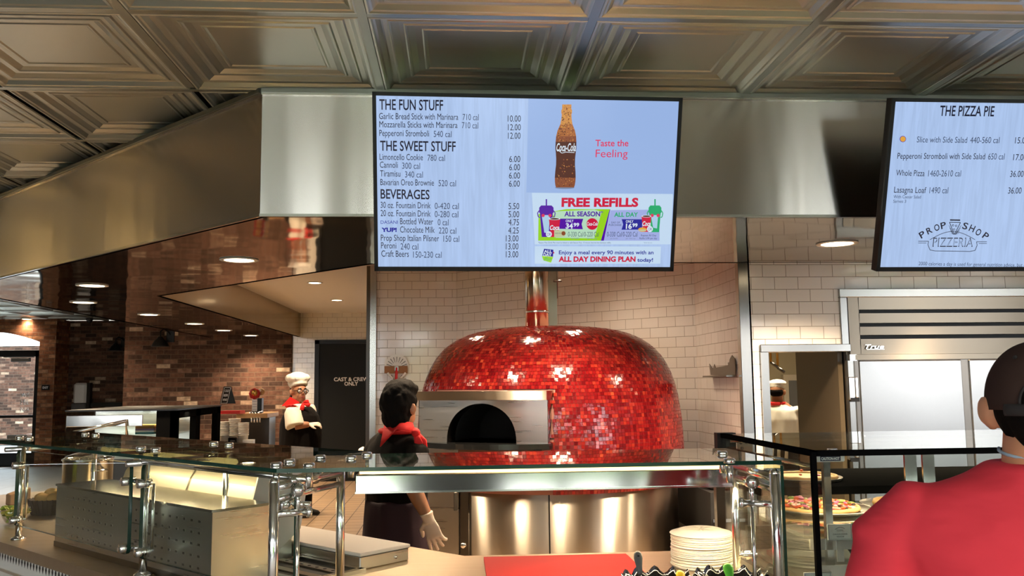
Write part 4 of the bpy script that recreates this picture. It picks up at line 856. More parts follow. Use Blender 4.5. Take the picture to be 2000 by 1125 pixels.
for sg in (-1, 1):
    s0, e0, w0 = sh[sg]; m.loft([s0-R*sg*.10+Z*.005, s0-R*sg*.02-Z*.002, s0+R*sg*.030-Z*.045, s0+(e0-s0)*.62, s0+(e0-s0)*.80], [.060, .066, .068, .074, .080], 'shirt_red', n=20)
skin(m, .0075, 'shirt_red', 5, wr(.007, (6, 6, 14))).build('t_shirt', cust)
cp = MB()  # cap
rot = Matrix((Rh, Fh, Uh)).transposed(); n = 36; vs = []; fs = []; rings = 16
for i in range(rings+1):
    ph = (math.pi/2+.16)*i/rings
    for k in range(n):
        th = 2*math.pi*k/n; rr = math.sin(ph); seam = 1+.006*abs(math.cos(3*th))*min(1, ph*2)
        p = Vector((.089*rr*math.cos(th)*seam, .108*rr*math.sin(th)*seam, .108*math.cos(ph)))
        vs.append(hc+Uh*.016-Fh*.005+rot @ p)
for i in range(rings):
    for k in range(n):
        th = 2*math.pi*(k+.5)/n
        fs.append((i*n+k, (i+1)*n+k, (i+1)*n+(k+1) % n, i*n+(k+1) % n))
cp.add(vs, fs, 'cap_cloth', True); o = cp.build('cap', cust); md = o.modifiers.new('thick', 'SOLIDIFY'); md.thickness = .004; md.offset = -1
cb = MB(); ring = [hc+Uh*(.016-.017)-Fh*.005+rot @ Vector((.0895*math.cos(a), .109*math.sin(a), 0)) for a in [1.5*math.pi-.75+1.5*i/20 for i in range(21)]]
cb.loft(ring, [(.004, .011)]*21, 'cap_dark', side=Rh, n=10); cb.build('strap', o)
cb = MB(); og = []
for j in range(9):       # arched opening above the strap, hair showing inside
    for k in range(17):
        ww = .44*math.sqrt(max(0, 1-(j/8)**2)); th = 1.5*math.pi-ww+2*ww*k/16; ph = math.pi/2+.06-.42*j/8; og.append(hc+Uh*.016-Fh*.005+rot @ Vector((.0905*math.sin(ph)*math.cos(th), .1095*math.sin(ph)*math.sin(th), .109*math.cos(ph))))
cb.add(og, [(j*17+k, j*17+k+1, (j+1)*17+k+1, (j+1)*17+k) for j in range(8) for k in range(16)], 'hair', True); plabel(cb.build('back_opening', o), 'dark arched opening above the strap')
cb = MB(); cb.tube([og[j*17] for j in range(9)]+[og[j*17+16] for j in range(7, -1, -1)], .0028, 'cap_dark', n=8); cb.build('opening_hem', o)
cb = MB(); cb.loft([hc+Uh*.016-Fh*.005+rot @ Vector((.0895*math.cos(a), .109*math.sin(a), .0)) for a in [.25*math.pi+.5*math.pi*i/10 for i in range(11)]], [(.09, .004)]*11, 'cap_cloth', side=Fh, n=8)
cb = MB(); bp = []
for i in range(13): a = math.pi*(.27+.46*i/12); bp.append((hc+Uh*(-.004)+rot @ Vector((.087*math.cos(a), .104*math.sin(a), 0)), hc+Uh*(-.016)+rot @ Vector((.075*math.cos(a), .104*math.sin(a)+.07*math.sin(math.pi*i/12)**.6, 0))))
cb.add([p for pr in bp for p in pr], [(2*i, 2*i+1, 2*i+3, 2*i+2) for i in range(12)], 'cap_cloth', True); bo = cb.build('visor', o); md = bo.modifiers.new('thick', 'SOLIDIFY'); md.thickness = .004
cb = MB(); cb.ball(hc+Uh*.124-Fh*.005, .008, 'cap_cloth'); 
for a in (-2.2, -.95): cb.ball(hc+Uh*.016-Fh*.005+rot @ Vector((.089*.72*math.cos(a), .108*.72*math.sin(a), .076)), .004, 'cap_dark', n=8, m=6)
cb.build('button', o)
hr = MB(); vs = []; fs = []; n = 40; rings = 8
for i in range(rings+1):
    for k in range(n+1):
        th = math.pi+.05+(math.pi-.1)*k/n; zl_ = .005-.088*(i/rings)*(.28+.72*max(0, math.sin(th-math.pi))**1.4); sq = 1-.30*(i/rings)**1.6
        vs.append(hc+rot @ Vector((.0815*math.cos(th)*(sq if abs(math.cos(th)) < .8 else sq**.35), .099*math.sin(th)*sq-.008, zl_)))
fs = [(i*(n+1)+k, i*(n+1)+k+1, (i+1)*(n+1)+k+1, (i+1)*(n+1)+k) for i in range(rings) for k in range(n)]
hr.add(vs, fs, 'hair', True); o2 = hr.build('hair', cust); md = o2.modifiers.new('thick', 'SOLIDIFY'); md.thickness = .006; md.offset = 1
mk = MB(); nkz = hc.z-.085
nkc = Vector((cx, cy-.015, hc.z-.086))+F*.02; pts = [nkc+R*(.0645*math.cos(a))+F*(.0675*math.sin(a))+Z*(.010*(1+math.sin(a))) for a in [math.pi*(.88+1.24*i/14) for i in range(15)]]
mk.loft(pts, [(.003, .003)]*15, 'mask_blue', n=8); mk.loft([hc+Rh*-.052-Uh*.052+Fh*.06, hc-Rh*.042-Uh*.05+Fh*.085, hc-Uh*.045+Fh*.112, hc+Rh*.042-Uh*.05+Fh*.085, hc+Rh*.052-Uh*.052+Fh*.06], [(.010, .003), (.032, .003), (.045, .003), (.032, .003), (.010, .003)], 'mask_blue', side=Uh, n=10); mk.build('face_mask', cust)
tr = MB(); tr.loft([Vector((cx, cy, .80)), Vector((cx, cy, .72)), Vector((cx, cy, .66))], [(.17, .115), (.18, .12), (.17, .11)], 'asphalt', side=R, n=24)
for sg in (-1, 1): leg(tr, Vector((cx, cy, .70))+R*sg*.085, Vector((cx, cy, .38))+R*sg*.095+F*.01, Vector((cx, cy, .07))+R*sg*.10, [.092, .085, .066, .062, .055], 'asphalt')
skin(tr, .012, 'grey_plastic', 4).build('trousers', cust)
for sg in (-1, 1): s_ = MB(); shoe(s_, Vector((cx, cy, .08))+R*sg*.10, F); s_.build('shoe', cust)

# --- crew member with red neckerchief standing before the oven, back turned
Y1 = 4.45
ex = aty(776, 900, Y1).x
e1 = thing('person', 'crew member in black with red neckerchief, back turned, standing before the red oven', 'person', (ex, Y1, 0))
F = Vector((.66, .75, 0)).normalized(); R = F.cross(Z)
hc = aty(783, 796, Y1-.02); hc.z += .0
FH = Vector((.52, .84, .06)).normalized()
sc = .97
lh = aty(703, 887, Y1+.10); rw = aty(836, 1012, Y1-.22); rtip = aty(853, 1062, Y1-.20)
base = Vector((ex, Y1, 0))
b = MB(); Rh, Fh, Uh = head_shape(b, hc, FH, sc, 'skin_tan')
nk = aty(778, 850, Y1); b.loft([nk-Z*.03, nk+Z*.04, hc-Z*.02], [(.075, .07), (.055, .056), (.056, .06)], 'skin_tan', side=R, n=18)
b.loft([base+Z*.82, base+Z*1.0, base+Z*1.14, base+Z*1.22], [(.11, .08), (.11, .08), (.10, .06), (.06, .05)], 'skin_tan', side=R, n=18)
sR = aty(815, 885, Y1-.12); eR = aty(806, 952, Y1-.20); sL = aty(742, 875, Y1+.08); eL = aty(727, 893, Y1+.12)
b.loft([sR-R*.02, sR, (sR+eR)/2, eR], [.042, .044, .042, .038], 'skin_tan', n=14); b.loft([eR, eR+(rw-eR)*.35, rw], [.039, .038, .026], 'skin_tan', n=14)
b.loft([sL+R*.02, sL, eL], [.042, .044, .038], 'skin_tan', n=14); b.loft([eL, eL+(lh-eL)*.5, lh], [.038, .034, .026], 'skin_tan', n=14)
skin(b, .008, 'skin_tan', 5).build('body', e1)
face_bits(e1, hc, Rh, Fh, Uh, sc)
m = MB(); zz = [(.80, .175, .145), (.90, .165, .135), (1.0, .168, .135), (1.08, .18, .135), (1.15, .178, .125), (1.20, .155, .105), (1.235, .11, .085), (1.262, .072, .07)]
m.loft([base+Z*z for z, _, _ in zz], [(a, d) for _, a, d in zz], 'black_cloth', side=R, n=28)
m.loft([sR-R*.06+Z*.02, sR+Z*.0, sR+(eR-sR)*.5, sR+(eR-sR)*.95], [.062, .064, .062, .064], 'black_cloth', n=18); m.loft([sL+R*.05+Z*.03, sL, sL+(eL-sL)*.75], [.066, .066, .066], 'black_cloth', n=18)
skin(m, .009, 'black_cloth', 6, wr(.006)).build('black_shirt', e1)
ap = MB(); zz = [(.30, .20, .17), (.5, .195, .165), (.70, .19, .16), (.83, .178, .15), (.93, .172, .143)]
ap.loft([base+Z*z for z, _, _ in zz], [(a, d) for _, a, d in zz], 'apron_plum', side=R, n=28); skin(ap, .012, 'apron_plum', 4, wr(.008, (10, 10, 2))).build('apron', e1)
tr = MB()
for sg in (-1, 1): leg(tr, base+Z*.6+R*sg*.085, base+Z*.38+R*sg*.09, base+Z*.07+R*sg*.09, [.085, .08, .065, .06, .05], 'black_cloth')
tr.build('trousers', e1)
for sg in (-1, 1): s_ = MB(); shoe(s_, base+Z*.08+R*sg*.09, F, .95); s_.build('shoe', e1)
hr = MB(); rot = Matrix((Rh, Fh, Uh)).transposed()
hr.ball(hc+Uh*.03-Fh*.022, (.091, .100, .102), 'hair', rot=rot, n=24, m=16); hr.ball(hc-Uh*.04-Fh*.045, (.078, .064, .07), 'hair', rot=rot); hr.ball(hc+Uh*.10-Fh*.0, (.078, .085, .045), 'hair', rot=rot); hr.ball(hc+Uh*.085+Fh*.05+Rh*.02, (.05, .045, .035), 'hair', rot=rot); hr.ball(hc+Uh*.04+Fh*.03-Rh*.04, (.05, .06, .07), 'hair', rot=rot)
skin(hr, .009, 'hair', 4, wr(.006, (40, 40, 30))).build('hair', e1)
nc = MB()   # neckerchief: roll around the neck, point on the back, two tails
rg = [nk+Z*.022+R*(.078*math.cos(a))+F*(.074*math.sin(a)) for a in [2*math.pi*i/24 for i in range(25)]]
nc.loft(rg, [(.016, .026)]*25, 'red_cloth', side=Z, n=10, cap=False)
A_ = aty(742, 872, Y1-.12); B_ = aty(753, 815, Y1-.03); C_ = aty(806, 825, Y1-.09); D_ = aty(812, 842, Y1-.10); E_ = aty(775, 838, Y1-.155); G_ = aty(783, 822, Y1-.10)
nc.add([A_, B_, G_, C_, D_, E_], [(0, 5, 2, 1), (5, 4, 3, 2)], 'red_cloth', True)
kn = aty(812, 845, Y1-.13); nc.ball(kn, (.022, .02, .022), 'red_cloth'); t1 = aty(829, 886, Y1-.13); t2 = aty(818, 868, Y1-.15)
nc.loft([kn, (kn+t1)/2+Vector((.006, 0, .004)), t1], [(.014, .006), (.028, .006), (.018, .004)], 'red_cloth', side=(1, 0, .4), n=10); nc.loft([kn, t2], [(.012, .006), (.022, .004)], 'red_cloth', side=(1, 0, .3), n=10)
o = nc.build('neckerchief', e1); md = o.modifiers.new('thick', 'SOLIDIFY'); md.thickness = .004
g = MB(); dr = (rtip-rw).normalized(); hand(g, rw, dr, Vector((-.35, -.9, .1)), 1.06, (.18, .22, .3, .5), .12, 1); g.loft([rw-dr*.028, rw-dr*.01, rw+dr*.02], [.033, .029, .028], 'glove', n=14); plabel(skin(g, .0042, 'glove', 3).build('glove', e1), 'thin pale glove on the hanging hand')
g = MB(); dl = Vector((-.9, .1, -.25)); hand(g, lh, dl, Vector((-.2, -.3, 1)), 1.0, (.3, .3, .35, .4), .08, -1); g.loft([lh-dl*.03, lh], [.034, .029], 'glove', n=14); plabel(skin(g, .005, 'glove', 3).build('glove', e1), 'pale glove on the hand resting to the left')

# --- chef-hatted crew member by the staff door
Y2 = 10.35
base = aty(586, 900, Y2); base.z = 0
e2 = thing('person', 'crew member in white chef hat, glasses and black vest by the black staff door', 'person', base)
F = Vector((.93, -.36, 0)).normalized(); R = F.cross(Z); FH = Vector((.56, -.83, .0)).normalized()
hc = aty(584, 765, Y2); s2 = 1.10
b = MB(); Rh, Fh, Uh = head_shape(b, hc, FH, s2, 'skin_tan'); b.ball(hc-Uh*.075*s2+Fh*.02, (.07, .07, .05), 'skin_tan')
nk = aty(578, 793, Y2); b.loft([nk-Z*.06, nk+Z*.02, hc-Z*.03], [(.10, .09), (.07, .07), (.066, .07)], 'skin_tan', side=R, n=18)
sR = aty(571, 806, Y2-.19); eR = aty(576, 831, Y2-.24); rw = aty(604, 829, Y2-.20)
sL = base+Z*1.20-R*.17; eL = base+Z*.97-R*.24-F*.02; lw = eL+F*.08-Z*.22
b.loft([base+Z*.8, base+Z*1.0, base+Z*1.2, nk-Z*.05], [(.17, .17), (.19, .19), (.16, .12), (.09, .08)], 'skin_tan', side=R, n=20)
for s0, e0, w0 in ((sR, eR, rw), (sL, eL, lw)): b.loft([s0, e0], [.058, .052], 'skin_tan', n=14); b.loft([e0, e0+(w0-e0)*.4, w0], [.052, .046, .032], 'skin_tan', n=14)
skin(b, .009, 'skin_tan', 4).build('body', e2); face_bits(e2, hc, Rh, Fh, Uh, s2, True)
m = MB(); zz = [(.78, .215, .21), (.92, .225, .225), (1.05, .225, .215), (1.14, .215, .185), (1.20, .185, .145), (1.25, .125, .105), (1.275, .09, .085)]
m.loft([base+Z*z for z, _, _ in zz], [(a, d) for _, a, d in zz], 'white_cloth', side=R, n=28)
for s0, e0 in ((sR, eR), (sL, eL)): m.loft([s0+Z*.06, s0, s0+(e0-s0)*.55, e0+(e0-s0)*.10], [.065, .09, .10, .108], 'white_cloth', n=18)
skin(m, .011, 'white_cloth', 5, wr(.006)).build('white_shirt', e2)
v = MB(); zz = [(.40, .25, .24), (.62, .255, .25), (.78, .245, .24), (.92, .248, .245), (1.05, .243, .235), (1.14, .225, .205), (1.20, .185, .16), (1.245, .13, .115)]
v.loft([base+Z*z for z, _, _ in zz], [(a*(.97 if z > 1.0 else .95), d) for z, a, d in zz], 'black_cloth', side=R, n=28)
vv = skin(v, .011, 'black_cloth', 4, wr(.006)).build('black_vest', e2)
h = MB(); hb = hc+Uh*.075*s2-Fh*.012; n = 22
h.loft([hb-Uh*.025+Fh*.012, hb+Uh*.01, hb+Uh*.05], [(.096, .112), (.100, .115), (.098, .112)], 'white_hat', side=Rh, n=28)
for k in range(11): a = 2*math.pi*k/11; h.ball(hb+Uh*.075+Rh*(.082*math.cos(a))+Fh*(.092*math.sin(a)-.03), (.062, .062, .052), 'white_hat', n=14, m=10)
h.ball(hb+Uh*.08-Fh*.03, (.12, .13, .07), 'white_hat'); h.ball(hb+Uh*.02-Fh*.12, (.08, .06, .07), 'white_hat'); skin(h, .010, 'white_hat', 3).build('chef_hat', e2)
hr = MB(); hr.ball(hc-Uh*.0-Fh*.05, (.09, .075, .09), 'hair'); hr.ball(hc-Uh*.09-Fh*.085, (.075, .05, .09), 'hair'); hr.build('hair', e2)
nc = MB(); rg = [nk-Z*.005+R*(.112*math.cos(a))+F*(.108*math.sin(a))+Z*(.03*math.sin(a)*-1) for a in [2*math.pi*i/24 for i in range(25)]]; nc.loft(rg, [(.030, .022)]*25, 'red_cloth', side=Z, n=10, cap=False)
A_ = aty(550, 793, Y2-.13); B_ = aty(567, 775, Y2-.14); C_ = aty(586, 786, Y2-.15); D_ = aty(570, 791, Y2-.2); nc.add([A_, D_, C_, B_], [(0, 1, 2, 3)], 'red_cloth')
k_ = aty(593, 787, Y2-.16)
for dx, dz in ((.06, .02), (-.02, -.08), (.075, -.03)): nc.loft([k_, k_+Vector((dx*.6, -.01, dz*.6)), k_+Vector((dx, -.005, dz))], [(.016, .008), (.026, .008), (.022, .006)], 'red_cloth', n=10)
o = nc.build('neckerchief', e2); md = o.modifiers.new('thick', 'SOLIDIFY'); md.thickness = .005
g = MB(); hand(g, rw, Vector((.95, -.1, .05)), Vector((-.1, -.4, .9)), 1.05, (.5, .6, .7, .8), .05, 1); skin(g, .006, 'glove', 3).build('glove', e2)
g = MB(); hand(g, lw, -Z+F*.2, F, 1.0, (.4, .4, .5, .5), .05, -1); skin(g, .006, 'glove', 3).build('glove', e2)
tr = MB()
for sg in (-1, 1): leg(tr, base+Z*.6+R*sg*.11, base+Z*.38+R*sg*.11, base+Z*.07+R*sg*.11, [.13, .12, .10, .09, .085], 'black_cloth')
tr.build('trousers', e2)
for sg in (-1, 1): s_ = MB(); shoe(s_, base+Z*.08+R*sg*.11, F, 1.05); s_.build('shoe', e2)

# --- cook in the kitchen behind the doorway
Y3 = 9.6
base = aty(1525, 800, Y3); base.z = 0
e3 = thing('person', 'cook in white shirt and flat white hat, back turned, in the kitchen doorway', 'person', base)
F = Vector((.35, .94, 0)).normalized(); R = F.cross(Z); hc = aty(1518, 766, Y3); hc.z -= .0
b = MB(); Rh, Fh, Uh = head_shape(b, hc, (.6, .8, -.15), 1.0, 'skin_tan'); b.loft([hc-Z*.16, hc-Z*.03], [(.07, .065), (.056, .058)], 'skin_tan', side=R, n=16)
zt3 = hc.z-.15
b.loft([base+Z*.8, base+Z*(zt3-.02), base+Z*(zt3+.04)], [(.13, .1), (.13, .09), (.07, .06)], 'skin_tan', side=R, n=18)
a3 = []
for sg in (-1, 1):
    s0 = base+Z*(zt3-.04)+R*sg*.17; e0 = base+Z*(zt3-.27)+R*sg*.22+F*.05; w0 = e0+F*.2-R*sg*.08+Z*.03; a3.append((s0, e0, w0)); b.loft([s0, e0], [.045, .04], 'skin_tan', n=12); b.loft([e0, w0], [.04, .028], 'skin_tan', n=12); hand(b, w0, F, Z, 1., thumb=-sg, mat='skin_tan')
skin(b, .009, 'skin_tan', 4).build('body', e3); face_bits(e3, hc, Rh, Fh, Uh, 1.)
m = MB(); m.loft([base+Z*z for z in (zt3-.45, zt3-.3, zt3-.15, zt3-.05, zt3+.02)], [(.19, .15), (.19, .15), (.2, .14), (.175, .12), (.08, .075)], 'white_cloth', side=R, n=24)
for s0, e0, w0 in a3: m.loft([s0-(e0-s0)*.1, s0, e0], [.06, .07, .062], 'white_cloth', n=16)
skin(m, .011, 'white_cloth', 5, wr(.008)).build('white_shirt', e3)
h = MB(); h.loft([hc+Uh*.04, hc+Uh*.075, hc+Uh*.085], [(.085, .10), (.086, .10), (.08, .09)], 'white_hat', side=Rh, n=24); h.ball(hc+Uh*.10, (.10, .11, .045), 'white_hat'); skin(h, .009, 'white_hat', 3).build('chef_hat', e3)
hr = MB(); hr.ball(hc-Fh*.025+Uh*.0, (.079, .078, .06), 'hair'); hr.build('hair', e3)
nc = MB(); nc.loft([hc-Z*.125+R*(.075*math.cos(a))+F*(.07*math.sin(a)) for a in [2*math.pi*i/20 for i in range(21)]], [.02]*21, 'red_cloth', n=8, cap=False); nc.build('neckerchief', e3)
tr = MB(); tr.loft([base+Z*(zt3-.36), base+Z*(zt3-.5), base+Z*.62], [(.188, .145), (.19, .15), (.19, .15)], 'black_cloth', side=R, n=20)
for sg in (-1, 1): leg(tr, base+Z*.66+R*sg*.09, base+Z*.4+R*sg*.09, base+Z*.06+R*sg*.09, [.10, .085, .07, .06, .05], 'black_cloth')
tr.build('trousers', e3)
ap = MB(); 
for dx in (-.10, -.03, .05): ap.loft([base-F*.155+R*dx+Z*(zt3-.37), base-F*.162+R*(dx-.02)+Z*(zt3-.62)], [(.014, .004), (.02, .004)], 'white_cloth', side=R, n=8)
ap.build('apron_strings', e3)
for sg in (-1, 1): s_ = MB(); shoe(s_, base+Z*.08+R*sg*.09, F); s_.build('shoe', e3)
# ------------------------------------------------------------------ service counter with an angled left wing
ZT = .90; ZG = 1.29
GO = Vector((-.44, 2.2, 0)); LU = Vector((-.70711, .70711, 0)); LV = Vector((.70711, .70711, 0))
def L(u, v, z=0.): return GO+LU*u+LV*v+Z*z
def Lz(px, py, z): p = atz(px, py, z)-GO; return p.dot(LU), p.dot(LV)
def Lv(px, py, v): return onp(px, py, GO+LV*v, LV)
def xy(p): return (p.x, p.y)
ctr = thing('service_counter', 'long stainless steel service counter angling back on the left', 'counter', (-.2, 2.6, 0))
top = [(.955, 2.22), (-.389, 2.22), xy(L(3.6, .05)), xy(L(3.6, .98)), (.026, 3.12), (.955, 3.12)]
mb = MB(); mb.prism(top, ZT-.04, ZT, 'steel_counter'); plabel(mb.build('worktop', ctr), 'brushed steel worktop')
ins = [(.945, 2.26), (-.372, 2.26), xy(L(3.6, .09)), xy(L(3.6, .94)), (.01, 3.08), (.945, 3.08)]
mb = MB(); mb.prism(ins, 0, ZT-.04, 'steel_dark'); mb.build('cabinet', ctr)
mb = MB(); fl_ = lambda x, y, z: L(x, y, z)
v_ = .068
mb.box(.0, v_, .0, 3.6, v_+.02, ZT-.036, 'tile_white', fl_); mb.box(.0, v_-.006, ZT-.115, 3.6, v_, ZT-.105, 'steel_shiny', fl_)
for i in range(110):
    u = .03+i*.0285; zc = ZT-.058
    mb.add([fl_(u-.0075, v_-.001, zc), fl_(u, v_-.001, zc+.019), fl_(u+.0075, v_-.001, zc), fl_(u, v_-.001, zc-.019)], [(0, 1, 2, 3)], 'black')
plabel(mb.build('tiled_front', ctr), 'white tiled front with a border of black diamonds')

# ------------------------------------------------------------------ glass guards
def glassbox(poly, z0, z1, mat='glass_top', edge='glass_edge_solid'):
    m = MB(); m.prism(poly, z0, z1, mat, side=edge); return m
def disc_clamp(m, p, r=.015, h=.010): m.lathe([(r*.9, -.002), (r, 0), (r, h*.7), (r*.8, h), (0, h)], p, 'chrome', n=18)
nr = atz(1535, 905, ZG); fr_r = atz(1405, 878, ZG); fr_l = atz(690, 889, ZG)
g1 = thing('glass_guard', 'flat glass shelf on chrome posts in front of the red oven, with steel lamp bar', 'glass guard', (.2, 2.4, ZT))
gp = [xy(GO), (nr.x, 2.2), (fr_r.x+.015, 2.62), (fr_l.x, 2.62)]
glassbox(gp, ZG-.005, ZG+.005).build('glass_shelf', g1)
POST = [(aty(535, 1000, 2.225).x, 2.225, .0125), (aty(665, 1000, 2.60).x, 2.60, .0125), (aty(1436, 1000, 2.60).x, 2.60, .0115), (aty(1516, 1000, 2.22).x, 2.22, .0135)]
for x, y, r in POST:
    m = MB(); m.cyl((x, y, ZT), (x, y, ZG-.03), r, 'chrome', n=24); m.lathe([(r*1.9, 0), (r*1.9, .008), (r*1.1, .014)], (x, y, ZT), 'chrome', n=24); m.ball((x, y, ZG-.03), r, 'chrome'); m.build('post', g1)
(x0, y0, _), (x1, y1, _), (x2, y2, _), (x3, y3, _) = POST
zz = ZG-.042
for A, B, d1, d2, r in (((x0, y0), (x1, y1), 0, .004, .011), ((x0, y0), (x1, y1), .03, .036, .008), ((x3, y3), (x2, y2), 0, .004, .011), ((x3, y3), (x2, y2), .03, .034, .008)): m = MB(); m.cyl((*A, zz-d1), (*B, zz-d2), r, 'chrome'); m.build('arm', g1)
m = MB(); q = aty(618, 930, 2.50); m.cyl((q.x, 2.47, q.z), (q.x, 2.53, q.z), .018, 'chrome'); m.cyl(tuple(aty(590, 928, 2.48)), tuple(q), .007, 'chrome'); m.build('end_cap', g1)
for px, py in ((540, 906), (604, 908), (626, 892), (686, 893), (1410, 884), (1424, 899)):
    m = MB(); p = atz(px, py, ZG+.01); disc_clamp(m, (p.x, p.y, ZG+.005)); m.cyl((p.x, p.y, ZG-.045), (p.x, p.y, ZG-.004), .009, 'chrome'); m.build('shelf_clamp', g1)
for (x, y), sx in (((x0, y0), 1), ((x3, y3), -1)):   # end clamps and the thin rods below them
    zc = 1.183; m = MB(); m.cyl((x, y, zc), (x+sx*.075, y+.03, zc), .009, 'chrome'); m.cyl((x+sx*.075, y+.03, zc), (x+sx*.085, y+.034, zc), .014, 'chrome'); m.build('pane_clamp', g1)
    m = MB(); m.cyl((x+sx*.055, y+.02, zc), (x+sx*.055, y+.02, zc+.05), .006, 'chrome'); m.cyl((x+sx*.055, y+.005, zc+.055), (x+sx*.055, y+.035, zc+.055), .016, 'chrome'); m.cyl((x+sx*.055, y+.02, zc), (x+sx*.055, y+.02, ZT), .005, 'steel_shiny'); m.build('rod', g1)
for z_ in (1.20, .985): m = MB(); m.cyl((x2-.002, y2, z_), (x2+.055, y2-.02, z_), .009, 'chrome'); m.cyl((x2+.03, y2, z_-.012), (x2+.03, y2, z_+.012), .014, 'chrome'); m.build('pane_clamp', g1)
m = MB(); m.box(nr.x-.004, 2.2, 1.0, nr.x+.004, 2.62, ZG-.007, 'glass_edge_solid'); m = MB()
yz = [(2.2, ZG-.008), (2.62, ZG-.008), (2.62, .93), (2.2, .93)]
m.add([(nr.x+d, y, z) for d in (-.004, .004) for y, z in yz], [(0, 1, 2, 3), (7, 6, 5, 4)], 'glass'); m.add([(nr.x+d, y, z) for d in (-.004, .004) for y, z in yz], [(i, (i+1) % 4, 4+(i+1) % 4, 4+i) for i in range(4)], 'glass_edge_solid'); m.build('end_panel', g1)
m = MB(); m.add([(x2+.02+d, y, z) for d in (0, .05) for y, z in ((2.605, 1.2), (2.605, .97))], [(0, 1, 3, 2)], 'glass'); m.build('back_panel', g1)
hl = thing('heat_lamp', 'long brushed steel heat lamp bar with yellow strip glow under the glass shelf', 'heat lamp', (.25, 2.5, 1.2))
a = aty(695, 928, 2.5); b = aty(1428, 918, 2.5); c = aty(695, 962, 2.5)
m = MB(); m.box(a.x, 2.49, c.z, b.x, 2.50, a.z, 'steel_lamp', bev=.002); m.box(a.x, 2.50, a.z-.012, b.x, 2.60, a.z-.004, 'steel_shiny'); m.box(a.x, 2.485, c.z-.002, b.x, 2.50, c.z+.003, 'steel_shiny'); m.box(a.x, 2.50, c.z, a.x+.006, 2.6, a.z, 'steel'); m.box(b.x-.006, 2.5, c.z, b.x, 2.6, a.z, 'steel'); m.build('shade', hl)
m = MB(); m.cyl((a.x+.01, 2.505, a.z+.008), (b.x-.01, 2.505, a.z+.004), .006, 'strip_glow', n=10); m.cyl((a.x+.01, 2.55, c.z+.012), (b.x-.01, 2.55, c.z+.012), .006, 'strip_glow', n=10); m.build('glow_tubes', hl)
area_light('heat_lamp_light', ((b.x-a.x)/2, .05, -.005), (0, 0, 0), b.x-a.x-.05, .05, 8, (1, .76, .45), hl)
# the wing: two glazed sections and the beginning of a third
US = [0., .905, 1.95, 3.1]
secs = ('nearest section of the angled glass guard, in front of the long steel food warmer', 'middle section of the angled glass guard, in front of the glass-lidded pot', 'far left section of the angled glass guard, by the salad bowl')
for i in range(3):
    u0, u1 = US[i]+.004, US[i+1]-.004
    t = thing('glass_guard', secs[i], 'glass guard', L((u0+u1)/2, .2, ZT), 'angled glass guards on the left')
    far = .49
    gp = [xy(L(u0, 0)), xy(L(u1, 0)), xy(L(u1, far)), xy(L(u0, far))] if i else [xy(GO), xy(L(u1, 0)), xy(L(u1, far)), xy(L(.26, far)), (fr_l.x-.004, 2.62)]
    glassbox(gp, ZG-.005, ZG+.005).build('glass_shelf', t)
    # hanging front pane with rounded corners
    if i < 2:
        a, b, z0, z1, r = u0+.035, u1-.035, .965, ZG-.035, .02; o = []
        for cx_, cz_, s0 in ((b-r, z1-r, 0), (a+r, z1-r, 1), (a+r, z0+r, 2), (b-r, z0+r, 3)):
            for k in range(6): an = math.pi/2*(s0+k/5); o.append((cx_+r*math.cos(an), cz_+r*math.sin(an)))
        n = len(o); m = MB(); vs_ = [L(x, .080, z) for x, z in o]+[L(x, .092, z) for x, z in o]
        m.add(vs_, [tuple(range(n)), tuple(range(2*n-1, n-1, -1))], 'glass'); m.add(vs_, [(k, n+k, n+(k+1) % n, (k+1) % n) for k in range(n)], 'glass_edge_solid'); m.build('front_pane', t)
    for v_, r in ((.115, .0125), (.40, .010)):
        p = L(US[i+1], v_); m = MB(); m.cyl(p+Z*ZT, p+Z*(ZG-.03), r, 'chrome', n=22); m.lathe([(r*2.2, 0), (r*2.2, .006), (r*1.2, .014)], p+Z*ZT, 'chrome', n=22); m.build('post', t)
    m = MB(); m.cyl(L(US[i+1], .05, ZG-.035), L(US[i+1], .44, ZG-.035), .010, 'chrome'); m.build('arm', t)
    for v_, r in (((.10, .008), (.43, .006)) if i == 0 else ((.43, .006),)): m = MB(); m.cyl(L(u0, v_, ZG-.03), L(u1, v_, ZG-.03), r, 'steel_shiny'); m.build('rail', t)
    if i == 0: m = MB(); m.cyl(L(.05, .08, ZG-.035), L(.33, .42, ZG-.035), .010, 'chrome'); m.build('arm', t)
    for uu in ((US[i+1]-.05,) if i else (US[i+1]-.05, .12)) + ((US[i]+.05,) if i else ()):
        for v_ in (.12, .38): m = MB(); disc_clamp(m, L(uu, v_, ZG+.005)); m.cyl(L(uu, v_, ZG-.04), L(uu, v_, ZG-.003), .007, 'chrome'); m.build('shelf_clamp', t)
    if i < 2:
        for zc in (1.195, .985):
            for uu, sg in ((u1+.004, -1),)+(((u0-.004, 1),) if i == 1 else ((.02, 1),)):
                m = MB(); m.cyl(L(uu, .115, zc), L(uu+sg*.07, .09, zc), .008, 'chrome'); m.cyl(L(uu+sg*.055, .062, zc), L(uu+sg*.055, .105, zc), .014, 'chrome'); m.build('pane_clamp', t)
        m = MB(); m.cyl(L(u1-.03, .125, 1.19), L(u1-.03, .125, .98), .005, 'steel_shiny'); m.build('rod', t)

